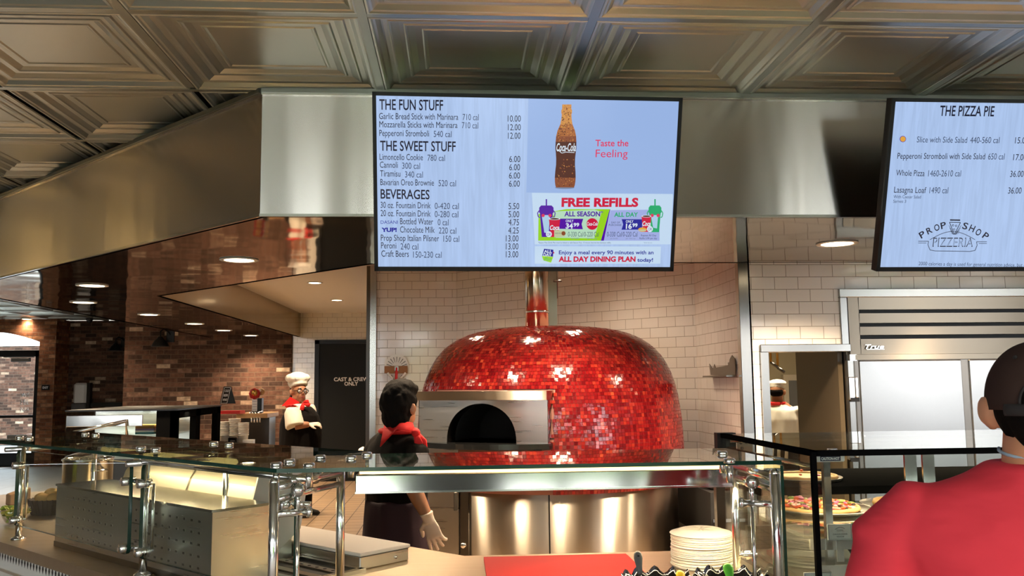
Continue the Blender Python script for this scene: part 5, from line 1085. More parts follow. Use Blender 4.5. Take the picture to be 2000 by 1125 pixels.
# ------------------------------------------------------------------ on the left wing
ub, vb = 1.687, .15
zt1 = 1.132; ur = .553
zb2 = ZT
wm = thing('food_warmer', 'long low stainless steel box behind the angled glass', 'food warmer', L((ub+ur)/2, vb+.15, ZT))
m = MB(); m.box(ur, vb, ZT, ub, vb+.20, zt1-.008, 'steel', fl_); m.build('body', wm)
m = MB(); m.box(ur-.004, vb-.004, zt1-.008, ub+.004, vb+.20, zt1, 'steel_shiny', fl_); m.box(ur, vb-.003, ZT, ub, vb, ZT+.02, 'steel_dark', fl_); m.build('trim', wm)
m = MB()   # rows of dark marks drawing the grille reflected in the front
for i in range(24):
    for j in range(5):
        if i < 3 or i in (11, 12): continue
        u = ub-.02-i*(ub-ur-.05)/24; z_ = ZT+.05+j*(zt1-ZT-.06)/5; m.box(u-.009, vb-.0012, z_, u+.004, vb+.001, z_+.007, 'steel_dark', fl_)
m.build('grille_reflection', wm)
sh_ = thing('heat_shield', 'slanted shiny steel canopy behind the steel food warmer', 'canopy', L(1.27, .52, ZT))
m = MB(); q0 = (Lv(248, 945, .52)); zl = 1.06
pr = [(.44, 1.055), (.448, 1.10), (.466, 1.15), (.50, 1.195), (.565, 1.235), (.585, 1.235), (.585, 1.055)]
for (va, za), (vb_, zb_) in zip(pr[:-2], pr[1:-1]): m.add([L(.76, va, za), L(1.80, va, za), L(1.80, vb_, zb_), L(.76, vb_, zb_)], [(0, 1, 2, 3)], 'steel_canopy', True)
m.add([L(u, v, z) for u in (.76, 1.80) for v, z in pr], [tuple(range(7)), tuple(range(13, 6, -1))], 'steel'); m.build('canopy', sh_)
m = MB(); pass
for (va, za), (vb_, zb_) in zip(pr[:-2], pr[1:-1]): m.add([L(1.262, va-.002, za+.001), L(1.27, va-.002, za+.001), L(1.27, vb_-.002, zb_+.001), L(1.262, vb_-.002, zb_+.001)], [(0, 1, 2, 3)], 'steel_dark')
m.build('seam', sh_)
m = MB(); m.add([L(u, v, z) for u in (.748, .756) for v, z in ((.36, .93), (.50, .93), (.60, 1.0), (.64, 1.235), (.44, 1.235))], [(0, 1, 2, 3, 4), (9, 8, 7, 6, 5)]+[(i, 5+i, 5+(i+1) % 5, (i+1) % 5) for i in range(5)], 'white_plastic'); m.build('end_panel', sh_)
m = MB(); m.box(.77, .45, ZT, 1.79, .58, 1.055, 'steel', fl_); m.build('cabinet', sh_)
l = area_light('counter_light', L(1.27, .36, ZG-.055)-Vector(sh_.location), (0, 0, math.radians(135)), 1.0, .04, 3.5, (1, .76, .42), sh_)
m = MB(); m.cyl(L(.78, .36, ZG-.045), L(1.78, .36, ZG-.045), .010, 'strip_glow', n=10); m.build('glow_tube', sh_)
# pot with a glass lid
pc = Lz(172, 935, zt1); pc = L(min(pc[0], 2.0), .62, ZT)
pc = onp(172, 920, GO+LV*.60, LV); pc = Vector((pc.x, pc.y, ZT)); zr = onp(172, 899, GO+LV*.60, LV).z; rp = .112
pot = thing('cooking_pot', 'steel cooking pot with clear glass lid behind the angled glass', 'pot', pc)
m = MB(); m.lathe([(0, .002), (rp*.96, .002), (rp, .02), (rp, zr-ZT), (rp*1.03, zr-ZT+.004), (rp*.97, zr-ZT+.002), (rp*.96, .02), (0, .02)], pc, 'steel_shiny', n=40); m.build('body', pot)
m = MB(); m.lathe([(rp*1.02, zr-ZT+.006), (rp*.9, zr-ZT+.022), (rp*.5, zr-ZT+.038), (0, zr-ZT+.043)], pc, 'glass_clear', n=36); lid = m.build('lid', pot); plabel(lid, 'clear glass lid')
m = MB(); m.lathe([(rp*1.03, zr-ZT+.004), (rp*1.05, zr-ZT+.008), (rp*1.02, zr-ZT+.012)], pc, 'chrome', n=36, closed=True); m.build('rim', lid)
m = MB(); h0 = pc+Z*(zr-ZT+.038); m.tube([h0-LU*.045, h0-LU*.04+Z*.03, h0-LU*.015+Z*.042, h0+LU*.015+Z*.042, h0+LU*.04+Z*.03, h0+LU*.045], .006, 'chrome'); m.build('lid_handle', lid)
for sg in (-1, 1):
    m = MB(); c_ = pc+LU*sg*rp+Z*(zr-ZT-.04); m.tube([c_+LV*.03, c_+LV*.028+LU*sg*.03, c_-LV*.028+LU*sg*.03, c_-LV*.03], .006, 'chrome'); m.build('handle', pot)
# basket of rolls, salad bowl, little pots, paper
q = atz(100, 990, ZT+.03); bk = thing('bread_basket', 'dark wicker basket of bread rolls left of the pot', 'basket', (q.x, q.y, ZT))
m = MB(); m.lathe([(.0, 0), (.075, 0), (.085, .02), (.098, .07), (.092, .07), (.078, .022), (0, .012)], (q.x, q.y, ZT), 'wicker', n=28)
for k in range(28): a = 2*math.pi*k/28; m.cyl((q.x+.082*math.cos(a), q.y+.082*math.sin(a), ZT), (q.x+.10*math.cos(a), q.y+.10*math.sin(a), ZT+.072), .004, 'wicker', n=6)
m.build('basket', bk)
rn = random.Random(2)
for k in range(6):
    a = k*1.05; c_ = Vector((q.x+.045*math.cos(a)*(k > 0), q.y+.045*math.sin(a)*(k > 0), ZT+.075+.02*(k == 0))); m = MB(); m.ball(c_, (.034, .028, .024), 'bread', rot=Matrix.Rotation(a, 3, 'Z'))
    tag(m.build('bread_roll'), 'golden bread roll heaped in the dark wicker basket', 'bread', 'bread rolls in the basket')
q = atz(28, 1022, ZT); sb = thing('salad_bowl', 'small clear bowl of green salad on the steel counter at far left', 'bowl', (q.x, q.y, ZT))
m = MB(); m.lathe([(0, .003), (.035, .003), (.05, .03), (.062, .065), (.060, .066), (.047, .032), (.033, .008), (0, .008)], (q.x, q.y, ZT), 'glass_clear', n=32); m.build('glass_bowl', sb)
m = MB(); rn = random.Random(8)
for k in range(70):
    a = rn.uniform(0, 6.28); r = .05*math.sqrt(rn.random()); c_ = Vector((q.x+r*math.cos(a), q.y+r*math.sin(a), ZT+.012+rn.uniform(.0, .072-r*.3))); e = Matrix.Rotation(rn.uniform(0, 6), 3, 'Z') @ Matrix.Rotation(rn.uniform(-1, 1), 3, 'X')
    if r > .03+.4*(c_.z-ZT): continue
    m.ball(c_, (.018, .011, .004), 'lettuce' if rn.random() < .75 else 'lemon', n=8, m=5, rot=e)
o = m.build('salad_leaves', sb); o['kind'] = 'stuff'
q = atz(35, 985, ZT); m = MB(); m.box(-.05, -.03, 0, .05, .03, .07, 'paper_brown', lambda x, y, z: Vector((q.x, q.y, ZT))+Vector((x*.7-y*.7, x*.7+y*.7, z+x*.3*z/.07)), bev=.004); tag(m.build('paper_tray'), 'folded brown paper tray standing beside the bread basket', 'tray')
q = Lz(108, 1010, ZT+.03)
q = atz(104, 1000, ZT); m = MB(); m.lathe([(0, 0), (.022, 0), (.026, .04), (.023, .04), (.02, .005), (0, .005)], (q.x, q.y, ZT), 'white_plastic', n=24); tag(m.build('dip_pot'), 'tiny white plastic pot on the counter under the bread basket', 'pot')

# ------------------------------------------------------------------ corner of the counter: cutting boards and cold well
m = MB(); m.box(.42, .60, ZT, 1.25, .81, ZT+.042, 'steel', fl_, bev=.003); t = thing('board_cabinet', 'low steel box carrying the long white cutting board', 'steel box', L(.8, .7, ZT)); m.build('body', t)
m = MB(); m.lathe([(.006, 0), (.006, .004), (0, .005)], L(.419, .75, ZT+.02), 'chrome', n=12, axis=-LU); m.build('screw', t)
m = MB(); m.box(.415, .597, ZT+.042, 1.26, .815, ZT+.054, 'board_white', fl_, bev=.003); tag(m.build('cutting_board'), 'long white cutting board on the steel box at the counter corner', 'cutting board')
cw = thing('cold_well', 'black sunken cold well with steel bars in front of the white board', 'cold well', L(.75, .4, ZT))
m = MB(); m.box(.40, .37, ZT, .745, .59, ZT+.004, 'black_soft', fl_); m.build('well', cw)
m = MB()
for a in ((.39, .36, .745, .378), (.39, .578, .745, .596), (.385, .36, .41, .596)): m.box(a[0], a[1], ZT, a[2], a[3], ZT+.012, 'steel_shiny', fl_)
for v_ in (.42, .50): m.box(.41, v_, ZT+.004, .745, v_+.03, ZT+.010, 'steel_dark', fl_)
for k in range(7): m.lathe([(.006, 0), (.006, .001), (0, .001)], L(.45+.042*k, .515, ZT+.010), 'black', n=10)
m.build('bars', cw)
qa, qb, qc, qd = atz(945, 1086, ZT+.014), atz(1222, 1081, ZT+.014), atz(1236, 1100, ZT+.014), atz(950, 1125, ZT+.014)
m = MB(); x_l = (qa.x+qd.x)/2; m.prism([(x_l, 2.66), (qc.x+.01, 2.66), (qc.x+.01, 2.98), (qb.x, qb.y), (x_l, qb.y)], ZT, ZT+.014, 'board_red'); tag(m.build('cutting_board'), 'bright red cutting board on the steel counter', 'cutting board')
# paper plates, one by one
pc = atz(1372, 1104, ZT); pc.y += .0; ztop = aty(1372, 1030, pc.y).z; NPL = 24; hp = (ztop-ZT-.014)/NPL; R0 = (aty(1431, 1060, pc.y).x-aty(1313, 1060, pc.y).x)/2
pr = [(R0*.985, .004), (R0, .002), (R0*.97, .0), (R0*.80, .002), (R0*.70, .010), (R0*.62, .0125), (0, .0125), (0, .0145), (R0*.64, .0145), (R0*.73, .012), (R0*.82, .005)]
m = MB(); m.lathe(pr, (0, 0, 0), 'plate_paper', n=48, closed=True); pl = m.build('paper_plate'); me_ = pl.data
rn = random.Random(4)
for k in range(NPL):
    o = pl if k == 0 else pl.copy()
    if k: COL.objects.link(o)
    o.location = (pc.x+rn.gauss(0, .0016), pc.y+rn.gauss(0, .0016), ZT+k*hp); o.rotation_euler = (rn.gauss(0, .006), rn.gauss(0, .006), rn.random()*6)
    tag(o, 'off-white paper plate in the tall stack on the counter', 'plate', 'stacked paper plates')
tag(o, 'topmost off-white paper plate of the tall stack on the counter', 'plate', 'stacked paper plates')
# black ruffled bowls with tongs at the front edge
def ruffled(px, rx, ry, yy, lab, zr=.07):
    q = aty(px, 1095, yy); c_ = Vector((q.x, yy, ZT)); m = MB(); n = 72; prof = [(.0, .004), (.55, .004), (.68, .02), (.86, zr*.8), (1.0, zr), (1.0, zr+.004), (.84, zr*.8+.006), (.66, .026), (.54, .009), (0, .009)]; vs = []
    for r, z in prof:
        for k in range(n): th = 2*math.pi*k/n; w = r**6; rr = r*(1+.035*w*math.cos(12*th)); vs.append(c_+Vector((rx*rr*math.cos(th), ry*rr*math.sin(th), z+.010*w*math.cos(12*th+1.2))))
    m.add(vs, [(i*n+k, i*n+(k+1) % n, (i+1)*n+(k+1) % n, (i+1)*n+k) for i in range(len(prof)-1) for k in range(n)], 'black_gloss', True); tag(m.build('serving_bowl'), lab, 'bowl', 'black ruffled bowls'); return c_
b1 = ruffled(1285, .098, .085, 2.40, 'black ruffled bowl holding the dark grey handle, nearest the red board'); b2 = ruffled(1428, .098, .085, 2.40, 'black ruffled bowl with the green handle in front of the paper plates')
def utensil(px0, py0, px1, py1, yy, mat, lab, r, name='serving_spoon', hole=True):
    a = aty(px0, py0, yy); b = aty(px1, py1, yy-.03); t = thing(name, lab, 'utensil', (b.x, b.y, ZT+.01)); m = MB(); d = (b-a).normalized()
    m.loft([a, a+d*.006, a+(b-a)*.3, a+(b-a)*.65, b], [(r*.5, r*.35), (r*.95, r*.5), (r*1.05, r*.55), (r*.75, r*.5), (r*.6, r*.45)], mat, side=(1, 0, 0), n=16); plabel(m.build('handle', t), 'plastic handle')
    m = MB(); e = Vector((b.x, b.y, ZT+.012)); m.tube([b, (b+e)/2, e], .004, 'steel_shiny'); m.ball(e+Vector((0, .02, .004)), (.022, .032, .006), 'steel_shiny'); m.build('spoon_bowl', t)
    if hole: m = MB(); m.ball(a+d*.012-Vector((0, r*.5, 0)), (r*.3, .002, r*.3), 'black'); m.build('hanging_hole', t)
utensil(1245, 1077, 1250, 1122, 2.40, 'grey_plastic', 'dark grey handled spoon standing in the black bowl beside the red board', .0115)
utensil(1420, 1101, 1428, 1138, 2.38, 'green_plastic', 'bright green handled spoon in the black bowl', .014, hole=False)
utensil(1327, 1115, 1334, 1140, 2.36, 'yellow_plastic', 'bright yellow handled spoon between the black bowls', .012, hole=False)
# shelf with dark bags behind the counter at the right of the oven
t = thing('back_bench', 'dark low bench against the tiled wall right of the oven', 'bench', (1.62, 5.75, 0))
qx = aty(1300, 990, 5.5); m = MB(); m.box(1.58, 5.45, .50, 1.81, 6.45, .80, 'black_soft'); m.box(1.60, 5.5, 0, 1.80, 6.4, .50, 'steel_dark'); m.box(1.59, 5.44, .62, 1.80, 5.445, .64, 'steel_shiny'); m.build('bench', t)
q = aty(1342, 1000, 5.6); m = MB(); m.ball((1.69, 5.95, .86), (.09, .09, .075), 'mushroom'); m = skin(m, .012, 'mushroom', 2, wr(.02, (14, 14, 14))); tag(m.build('dark_bag'), 'dark brown bag on the low bench behind the paper plates', 'bag')
q = aty(1385, 1002, 5.6); m = MB(); m.ball((1.69, 5.62, .84), (.10, .10, .05), 'white_cloth'); m = skin(m, .012, 'tan_wall', 2, wr(.018, (14, 14, 14))); tag(m.build('folded_cloth'), 'crumpled pale cloth on the low bench behind the paper plates', 'cloth')

# ------------------------------------------------------------------ glass pizza case on the right
ZH = 1.30
hc_ = atz(1586, 883, ZH); hx, hy = hc_.x, hc_.y; hyf = atz(1412, 848, ZH).y; hx1 = 2.25
pcs = thing('pizza_case', 'glass sided hot pizza display case with black edges at right', 'display case', (1.5, (hy+hyf)/2, 0))
m = MB(); m.box(hx, hy, 0, hx1, hyf, .86, 'steel_dark'); m.build('base', pcs)
m = MB(); m.box(hx, hy, .86, hx1, hyf, .90, 'steel'); m.build('deck', pcs)
m = MB(); m.box(hx+.015, hy+.015, ZH-.006, hx1, hyf, ZH+.002, 'glass_top'); m.build('glass_top', pcs)
m = MB(); m.box(hx+.001, hy+.002, .90, hx1, hy+.008, ZH-.008, 'glass'); m.build('glass_front', pcs)
m = MB(); m.box(hx+.001, hy+.012, .90, hx+.007, hyf-.02, ZH-.008, 'glass'); m.build('glass_side', pcs)
m = MB(); w = .007
m.box(hx-.002, hy-.002, ZH-.012, hx1, hy+.012, ZH+.004, 'matte_black'); m.box(hx-.002, hy-.002, ZH-.012, hx+.014, hyf, ZH+.004, 'matte_black'); m.box(hx-.003, hy-.003, .90, hx+.011, hy+.011, ZH, 'matte_black'); m.box(hx, hyf-.006, ZH-.006, hx1, hyf, ZH+.001, 'steel_dark'); m.build('edge_frame', pcs)
m = MB(); q0, q1 = atz(1408, 862, ZH-.03), atz(1437, 862, ZH-.03); m.box(hx-.015, hyf-.01, ZH-.075, hx+.055, hyf+.03, ZH+.005, 'black'); m.build('end_block', pcs)
m = MB(); m.box(hx+.055, hyf-.03, ZH-.07, hx+.11, hyf-.02, ZH-.015, 'tan_wall'); 
for dx, dz in ((.065, -.03), (.085, -.028), (.07, -.05)): m.lathe([(.006, 0), (.006, .004), (0, .005)], (hx+dx, hyf-.031, ZH+dz), 'steel_dark', n=10, axis=(0, -1, 0))
m.build('bracket', pcs)
m = MB(); m.cyl((hx+.03, hy+.08, ZH-.045), (hx+.03, hyf-.03, ZH-.055), .007, 'steel_shiny'); m.cyl((hx+.02, hyf-.05, ZH-.02), (hx1, hyf-.05, ZH-.02), .008, 'steel_shiny'); m.build('rails', pcs)
m = MB()
for py, px in ((885, 1413), (899, 1437), (893, 1463)):
    p = atx(px, py, hx-.004); m.cyl((hx-.012, p.y, p.z), (hx+.012, p.y, p.z), .010, 'chrome')
m.build('side_clamps', pcs)
zsh = 1.055
m = MB(); m.box(hx+.02, hy+.10, zsh-.012, hx1, hyf-.04, zsh, 'glass_top'); m.build('shelf', pcs)
m = MB(); m.box(hx+.02, hy+.09, zsh-.035, hx1, hy+.10, zsh-.005, 'steel_shiny'); m.box(hx+.02, hy+.055, .955, hx1, hy+.06, .985, 'steel_shiny'); m.cyl((hx+.02, hy+.05, .945), (hx1, hy+.05, .945), .006, 'steel_shiny'); m.build('shelf_rails', pcs)
for px in (1612,): 
    p = aty(px, 900, hy+.35); m = MB(); m.box(p.x-.011, hy+.34, .90, p.x+.011, hy+.36, ZH-.03, 'steel_shiny'); m.build('upright', pcs)
m = MB(); m.box(hx+.05, hyf-.12, .90, hx1, hyf-.09, .985, 'steel_dark'); m.build('back_ledge', pcs)
for px in (1780, 1815): p = aty(px, 950, hyf-.03); m = MB(); m.box(p.x-.025, hyf-.04, 1.0, p.x+.02, hyf-.03, ZH-.01, 'steel_shiny'); m.build('door_stile', pcs)
area_light('case_lamp', (.2, 0, ZH-.03), (0, 0, 0), 1.2, .08, 5, (1, .80, .52), pcs)
# caution lamp sign
q = aty(1622, 895, hy+.02); t = thing('caution_sign', 'white lamp housing lettered CAUTION-HOT under the glass edge of the pizza case', 'sign', (q.x, hy+.03, q.z-.01))
a, b = aty(1593, 888, hy+.02), aty(1651, 902, hy+.02); m = MB(); m.box(a.x, hy+.02, b.z, b.x, hy+.05, a.z, 'white_plastic', bev=.003); m.build('housing', t)
a2, b2_ = aty(1602, 891.5, hy+.019), aty(1642, 900, hy+.019); m = MB(); m.box(a2.x, hy+.0188, b2_.z, b2_.x, hy+.0199, a2.z, 'sign_navy'); a3_, b3_ = aty(1604, 898.5, hy), aty(1640, 898.5, hy); put_text(m, 'CAUTION-HOT', Vector((a3_.x*(hy+.0186)/hy, hy+.0186, aty(1604, 898.6, hy+.0186).z)), Vector((1, 0, 0)), Z, aty(1640, 898, hy+.0186).x-aty(1604, 898, hy+.0186).x, .0072, 'card_white', bold=.04); m.build('lettering', t)
m = MB(); m.cyl((q.x+.01, hy+.03, a.z), (q.x+.01, hy+.03, ZH-.006), .006, 'chrome'); m.lathe([(.014, 0), (.014, .004), (0, .005)], (q.x+.01, hy+.03, ZH+.002), 'chrome', n=16); m.build('mount', t)
# pans and pizzas
def pan(c, r, lab, grp='pizza pans in the case'):
    m = MB(); m.lathe([(0, .003), (r*.93, .003), (r*.99, .012), (r, .013), (r*1.0, .010), (r*.94, 0), (0, 0)], c, 'pan_metal', n=56); return tag(m.build('pizza_pan'), lab, 'pan', grp)
def pizza(c, r, lab, seed, toppings=True, cut=0.):
    rn = random.Random(seed); t = thing('pizza', lab, 'pizza', c); n = 64; m = MB(); vs = []; prof = [(0, 0), (1, 0), (1.03, .008), (1.0, .017), (.93, .015), (.9, .008)]
    span = 2*math.pi-cut
    for rr, z in prof:
        for k in range(n+1): th = .3+span*k/n; w = 1+.02*noise.noise(Vector((math.cos(th)*3, math.sin(th)*3, seed))); vs.append(Vector(c)+Vector((r*rr*w*math.cos(th), r*rr*w*math.sin(th), z+(.003*noise.noise(Vector((th*4, z*50, seed))) if z > 0 else 0))))
    m.add(vs, [(i*(n+1)+k, i*(n+1)+k+1, (i+1)*(n+1)+k+1, (i+1)*(n+1)+k) for i in range(5) for k in range(n)], 'crust', True); m.build('crust', t)
    m = MB(); m.add([Vector(c)+Vector((0, 0, .009))]+[Vector(c)+Vector((r*.93*math.cos(.3+span*k/n), r*.93*math.sin(.3+span*k/n), .0095)) for k in range(n+1)], [(0, k+1, k+2) for k in range(n)], 'cheese'); m.build('cheese', t)
    m = MB()
    for k in range(260 if toppings else 4):
        a = rn.uniform(.35, .25+span); q = r*.88*math.sqrt(rn.random()); p = Vector(c)+Vector((q*math.cos(a), q*math.sin(a), .012+rn.random()*.016)); kind = rn.choice(['sauce', 'cheese', 'onion', 'ham', 'mushroom', 'pepper_green', 'sauce', 'ham'] if a > 2.9 or rn.random() < .3 else ['sauce', 'pepper_green', 'cheese', 'sauce', 'onion'])
        e = Matrix.Rotation(rn.uniform(0, 6), 3, 'Z') @ Matrix.Rotation(rn.uniform(-.7, .7), 3, 'X'); m.ball(p, (rn.uniform(.006, .020), rn.uniform(.004, .010), .004), kind, n=8, m=5, rot=e)
    o = m.build('toppings', t); o['kind'] = 'stuff'
yp = 2.95
q = aty(1605, 997, yp); rp_ = (aty(1695, 997, yp).x-aty(1508, 997, yp).x)/2
pan((q.x, yp, zsh), rp_, 'round metal pan under the topped pizza on the upper case shelf'); pizza(Vector((q.x-.02, yp, zsh+.004)), rp_*.83, 'pizza heaped with onion, ham and green peppers on a pan in the case', 3)
q = aty(1765, 985, yp+.05); pan((q.x, yp+.05, zsh), rp_*.86, 'round metal pan half hidden by the shoulder in the red shirt'); pizza(Vector((q.x+.02, yp+.05, zsh+.004)), rp_*.7, 'plain cheese pizza half hidden behind the shoulder in the red shirt', 9, False)
yk = hyf+.35
t = thing('prep_table', 'dark steel work table standing behind the pizza case', 'table', (1.75, yk+.05, 0)); m = MB(); m.box(1.15, yk-.25, 1.06, 2.6, yk+.4, 1.09, 'matte_black'); m.build('table_top', t)
for x, y in ((1.18, yk-.22), (2.57, yk-.22), (1.18, yk+.37), (2.57, yk+.37)): m = MB(); m.box(x-.02, y-.02, 0, x+.02, y+.02, 1.06, 'steel_dark'); m.build('leg', t)
q = aty(1570, 930, yk); pan((q.x, yk, 1.09), .15, 'round pan with a pale pizza base on the dark table behind the case', None); pizza(Vector((q.x, yk, 1.094)), .13, 'pale bare pizza base on the dark table behind the case', 5, False)
# name cards and spatula
def card(px0, py0, px1, py1, yy, lines, lab):
    a, b = aty(px0, py0, yy), aty(px1, py1, yy); t = thing('name_card', lab, 'card', ((a.x+b.x)/2, yy, b.z)); m = MB(); m.box(a.x, yy, b.z, b.x, yy+.003, a.z, 'card_white'); m.build('card', t)
    m = MB(); w = b.x-a.x; h = a.z-b.z
    for e in ((.04, .05, .96, .065), (.04, .935, .96, .95), (.04, .05, .05, .95), (.95, .05, .96, .95)): m.box(a.x+w*e[0], yy-.0008, b.z+h*e[1], a.x+w*e[2], yy, b.z+h*e[3], 'card_grey')
    arcp = [Vector((a.x+w*(.3+.4*i/10), yy-.0008, b.z+h*(.66+.12*math.sin(math.pi*i/10)))) for i in range(11)]
    for p, q in zip(arcp[:-1], arcp[1:]): m.box(p.x, yy-.0008, p.z, q.x, yy, p.z+.0016, 'card_grey')
    m.box(a.x+w*.32, yy-.0008, b.z+h*.52, a.x+w*.68, yy, b.z+h*.53, 'card_grey'); put_text(m, 'PIZZERIA', Vector((a.x+w*.36, yy-.0009, b.z+h*.56)), Vector((1, 0, 0)), Z, w*.28, h*.09, 'card_grey', bold=.02)
    for i, s_ in enumerate(lines): ww = w*(.6 if i == 0 else .32); put_text(m, s_, Vector((a.x+(w-ww)/2, yy-.0009, b.z+h*(.32-.15*i))), Vector((1, 0, 0)), Z, ww, h*.09, 'letter_dark', bold=.02)
    m.build('print', t)
    m = MB(); m.box(a.x-.003, yy-.0022, b.z-.004, b.x+.003, yy-.0015, a.z+.004, 'glass_clear'); m.box((a.x+b.x)/2-.01, yy+.003, ZT if b.z < .97 else b.z-.06, (a.x+b.x)/2+.01, yy+.006, b.z+.02, 'steel_shiny'); m.build('holder', t)
card(1616, 1024, 1665, 1054, hy+.05, ('CAULIFLOWER', 'VEGGIE'), 'white name card clipped under the shelf below the topped pizza')
card(1570, 1119, 1625, 1145, hy+.05, ('PEPPERONI', 'PIZZA'), 'white name card low on the deck by the black case corner')
q0, q1, q2, q3 = aty(1637, 1065, hy+.12), aty(1655, 1062, hy+.12), aty(1668, 1080, hy+.10), aty(1685, 1100, hy+.08)
t = thing('pizza_server', 'dark pizza server with bent handle lying in the lower case', 'utensil', (q3.x, hy+.1, .90)); m = MB(); m.loft([q0, q1, q2, q3], [(.012, .010), (.014, .010), (.013, .009), (.010, .008)], 'black_soft', side=(0, 1, 0), n=12); m.build('handle', t)
m = MB(); e = Vector((q3.x+.02, q3.y, .915)); m.loft([q3, e, e+Vector((.10, .05, 0))], [(.012, .004), (.02, .003), (.06, .002)], 'steel_dark', side=(0, 1, 0), n=10); m.build('blade', t)
m = MB(); q = aty(1650, 1112, hy+.2); m.box(q.x-.12, hy+.08, .90, q.x+.5, hyf-.15, .915, 'black_soft', bev=.004); tag(m.build('baking_tray'), 'flat black tray on the lower deck of the pizza case', 'tray')
# ------------------------------------------------------------------ middle distance: bakery case, cups, beer tap
YC = 6.9
ce0, ce1 = aty(305, 830, YC), aty(345, 830, YC); ztc = aty(325, 802, YC).z; cl_ = aty(128, 830, YC).x; yback = YC+1.25
dc = thing('display_case', 'black framed glass bakery case with its end panel facing the aisle', 'display case', ((cl_+ce1.x)/2, YC+.4, 0))
m = MB(); m.box(cl_, YC, 0, ce1.x, yback, .95, 'counter_dark'); m.build('base', dc)
m = MB(); m.box(ce0.x, YC, .95, ce1.x, YC+.05, ztc, 'matte_black'); 
for y0, y1 in ((YC, YC+.06), (YC+.50, YC+.62), (yback-.10, yback)): m.box(ce1.x-.05, y0, .95, ce1.x, y1, ztc, 'matte_black')
m.box(ce1.x-.05, YC, ztc-.06, ce1.x, yback, ztc, 'matte_black'); m.build('end_frame', dc)
m = MB(); m.box(cl_, YC-.02, ztc, ce1.x+.01, yback, ztc+.012, 'black'); m.build('top', dc)
m = MB(); m.box(cl_, YC, .95, ce0.x, YC+.008, ztc, 'glass'); m.build('front_glass', dc)
m = MB(); a, b = aty(130, 812, YC-.005), aty(200, 828, YC-.005); m.box(a.x, YC-.012, b.z-.02, b.x+.3, YC-.004, a.z-.0, 'steel_shiny', bev=.003); m.build('chrome_rail', dc)
m = MB(); m.box(cl_, YC+.1, 1.12, ce1.x-.06, YC+.6, 1.128, 'glass_clear'); m.box(cl_, YC+.55, .95, ce1.x-.06, YC+.58, ztc, 'steel'); m.build('shelf', dc)
p = aty(240, 850, YC); m = MB(); a = aty(248, 816, YC-.02); 
m.tube([aty(128, 848, YC-.25), aty(245, 822, YC-.03), aty(248, 850, YC-.03)], .012, 'steel_shiny'); m.build('handrail', dc)
area_light('bakery_lamp', ((cl_+ce1.x)/2-dc.location.x, -.15, ztc-.02), (0, 0, 0), 1.0, .1, 2, (1, .85, .6), dc)
cols = ['teal', 'white_plastic', 'purple_soft', 'cardboard', 'bread']; q = aty(287, 846, YC+.2)
for k, c_ in enumerate(cols):
    m = MB(); z0 = max(q.z-.02, 1.128)+k*.014; m.box(q.x-.075, YC+.15, z0, q.x+.07, YC+.32, z0+.0135, c_, bev=.003); tag(m.build('folded_box'), ('teal', 'white', 'purple', 'brown', 'pale')[k]+' flat box in the small stack inside the bakery case', 'box', 'flat boxes in the bakery case')
for k, px in enumerate((353, 364)):
    q = atx(px, 850, ce1.x-.12); t = thing('cookie_jar', ('left', 'right')[k]+' one of two small knobbed jars of biscuits inside the end of the bakery case', 'jar', (q.x, YC+.25+.14*k, 1.128), 'biscuit jars')
    c_ = (ce1.x-.16, YC+.20+.14*k, 1.128); t.location = c_; m = MB(); m.lathe([(0, 0), (.045, 0), (.05, .01), (.05, .07), (.04, .08), (0, .085)], c_, 'bread', n=20); m.build('biscuits', t); m = MB(); m.lathe([(.05, .075), (.03, .095), (.008, .10), (.012, .112), (0, .118)], c_, 'grey_plastic', n=20); m.build('lid', t)
# black sandwich board on the end of the case
A_, B_, C_, D_ = aty(424, 806, yback-.1), aty(433, 806, yback-.1), aty(441, 755, yback-.1), aty(431, 757, yback-.1)
t = thing('menu_board', 'black folded counter sign with three cream drink lines, on the black bakery case', 'sign', (B_.x, yback-.1, ztc+.02))
zb_ = ztc+.022; x0_, x1_ = A_.x-.01, B_.x+.05; lean = .05; hgt = C_.z-zb_
m = MB(); P0, P1, P2, P3 = Vector((x0_+.03, yback-.10, zb_)), Vector((x0_+.08, yback-.04, zb_)), Vector((x0_+.115, yback-.05, zb_+hgt)), Vector((x0_+.065, yback-.11, zb_+hgt)); dn = Vector((.03, .008, 0))
m.add([P0, P1, P2, P3, P0+dn*.2, P1+dn*.2, P2+dn*.2, P3+dn*.2], [(0, 1, 2, 3), (7, 6, 5, 4), (0, 4, 5, 1), (1, 5, 6, 2), (2, 6, 7, 3), (3, 7, 4, 0)], 'black'); Q1 = Vector((x0_+.15, yback-.03, zb_)); m.add([P1, Q1, P2, Q1+Vector((.004, .004, 0))], [(0, 1, 2), (2, 3, 0)], 'black'); m.build('panel', t)
m = MB(); U_ = (P1-P0).normalized(); V_ = (P3-P0).normalized(); W_ = (P1-P0).length; H_ = (P3-P0).length; nn = U_.cross(V_); nn = nn if nn.y < 0 else -nn
for k, s_ in enumerate(('COLD', 'BEER', 'WINE')): put_text(m, s_, P0+U_*W_*.2+V_*H_*(.70-.26*k)+nn*.0075, U_, V_, W_*.6, H_*.13, 'card_white', bold=.03)
for a_, b_ in (((.05, .04), (.95, .065)), ((.05, .935), (.95, .96)), ((.05, .04), (.12, .96)), ((.88, .04), (.95, .96))): m.add([P0+U_*W_*x+V_*H_*y+nn*.007 for x, y in ((a_[0], a_[1]), (b_[0], a_[1]), (b_[0], b_[1]), (a_[0], b_[1]))], [(0, 1, 2, 3)], 'card_white')
m.build('lettering', t)
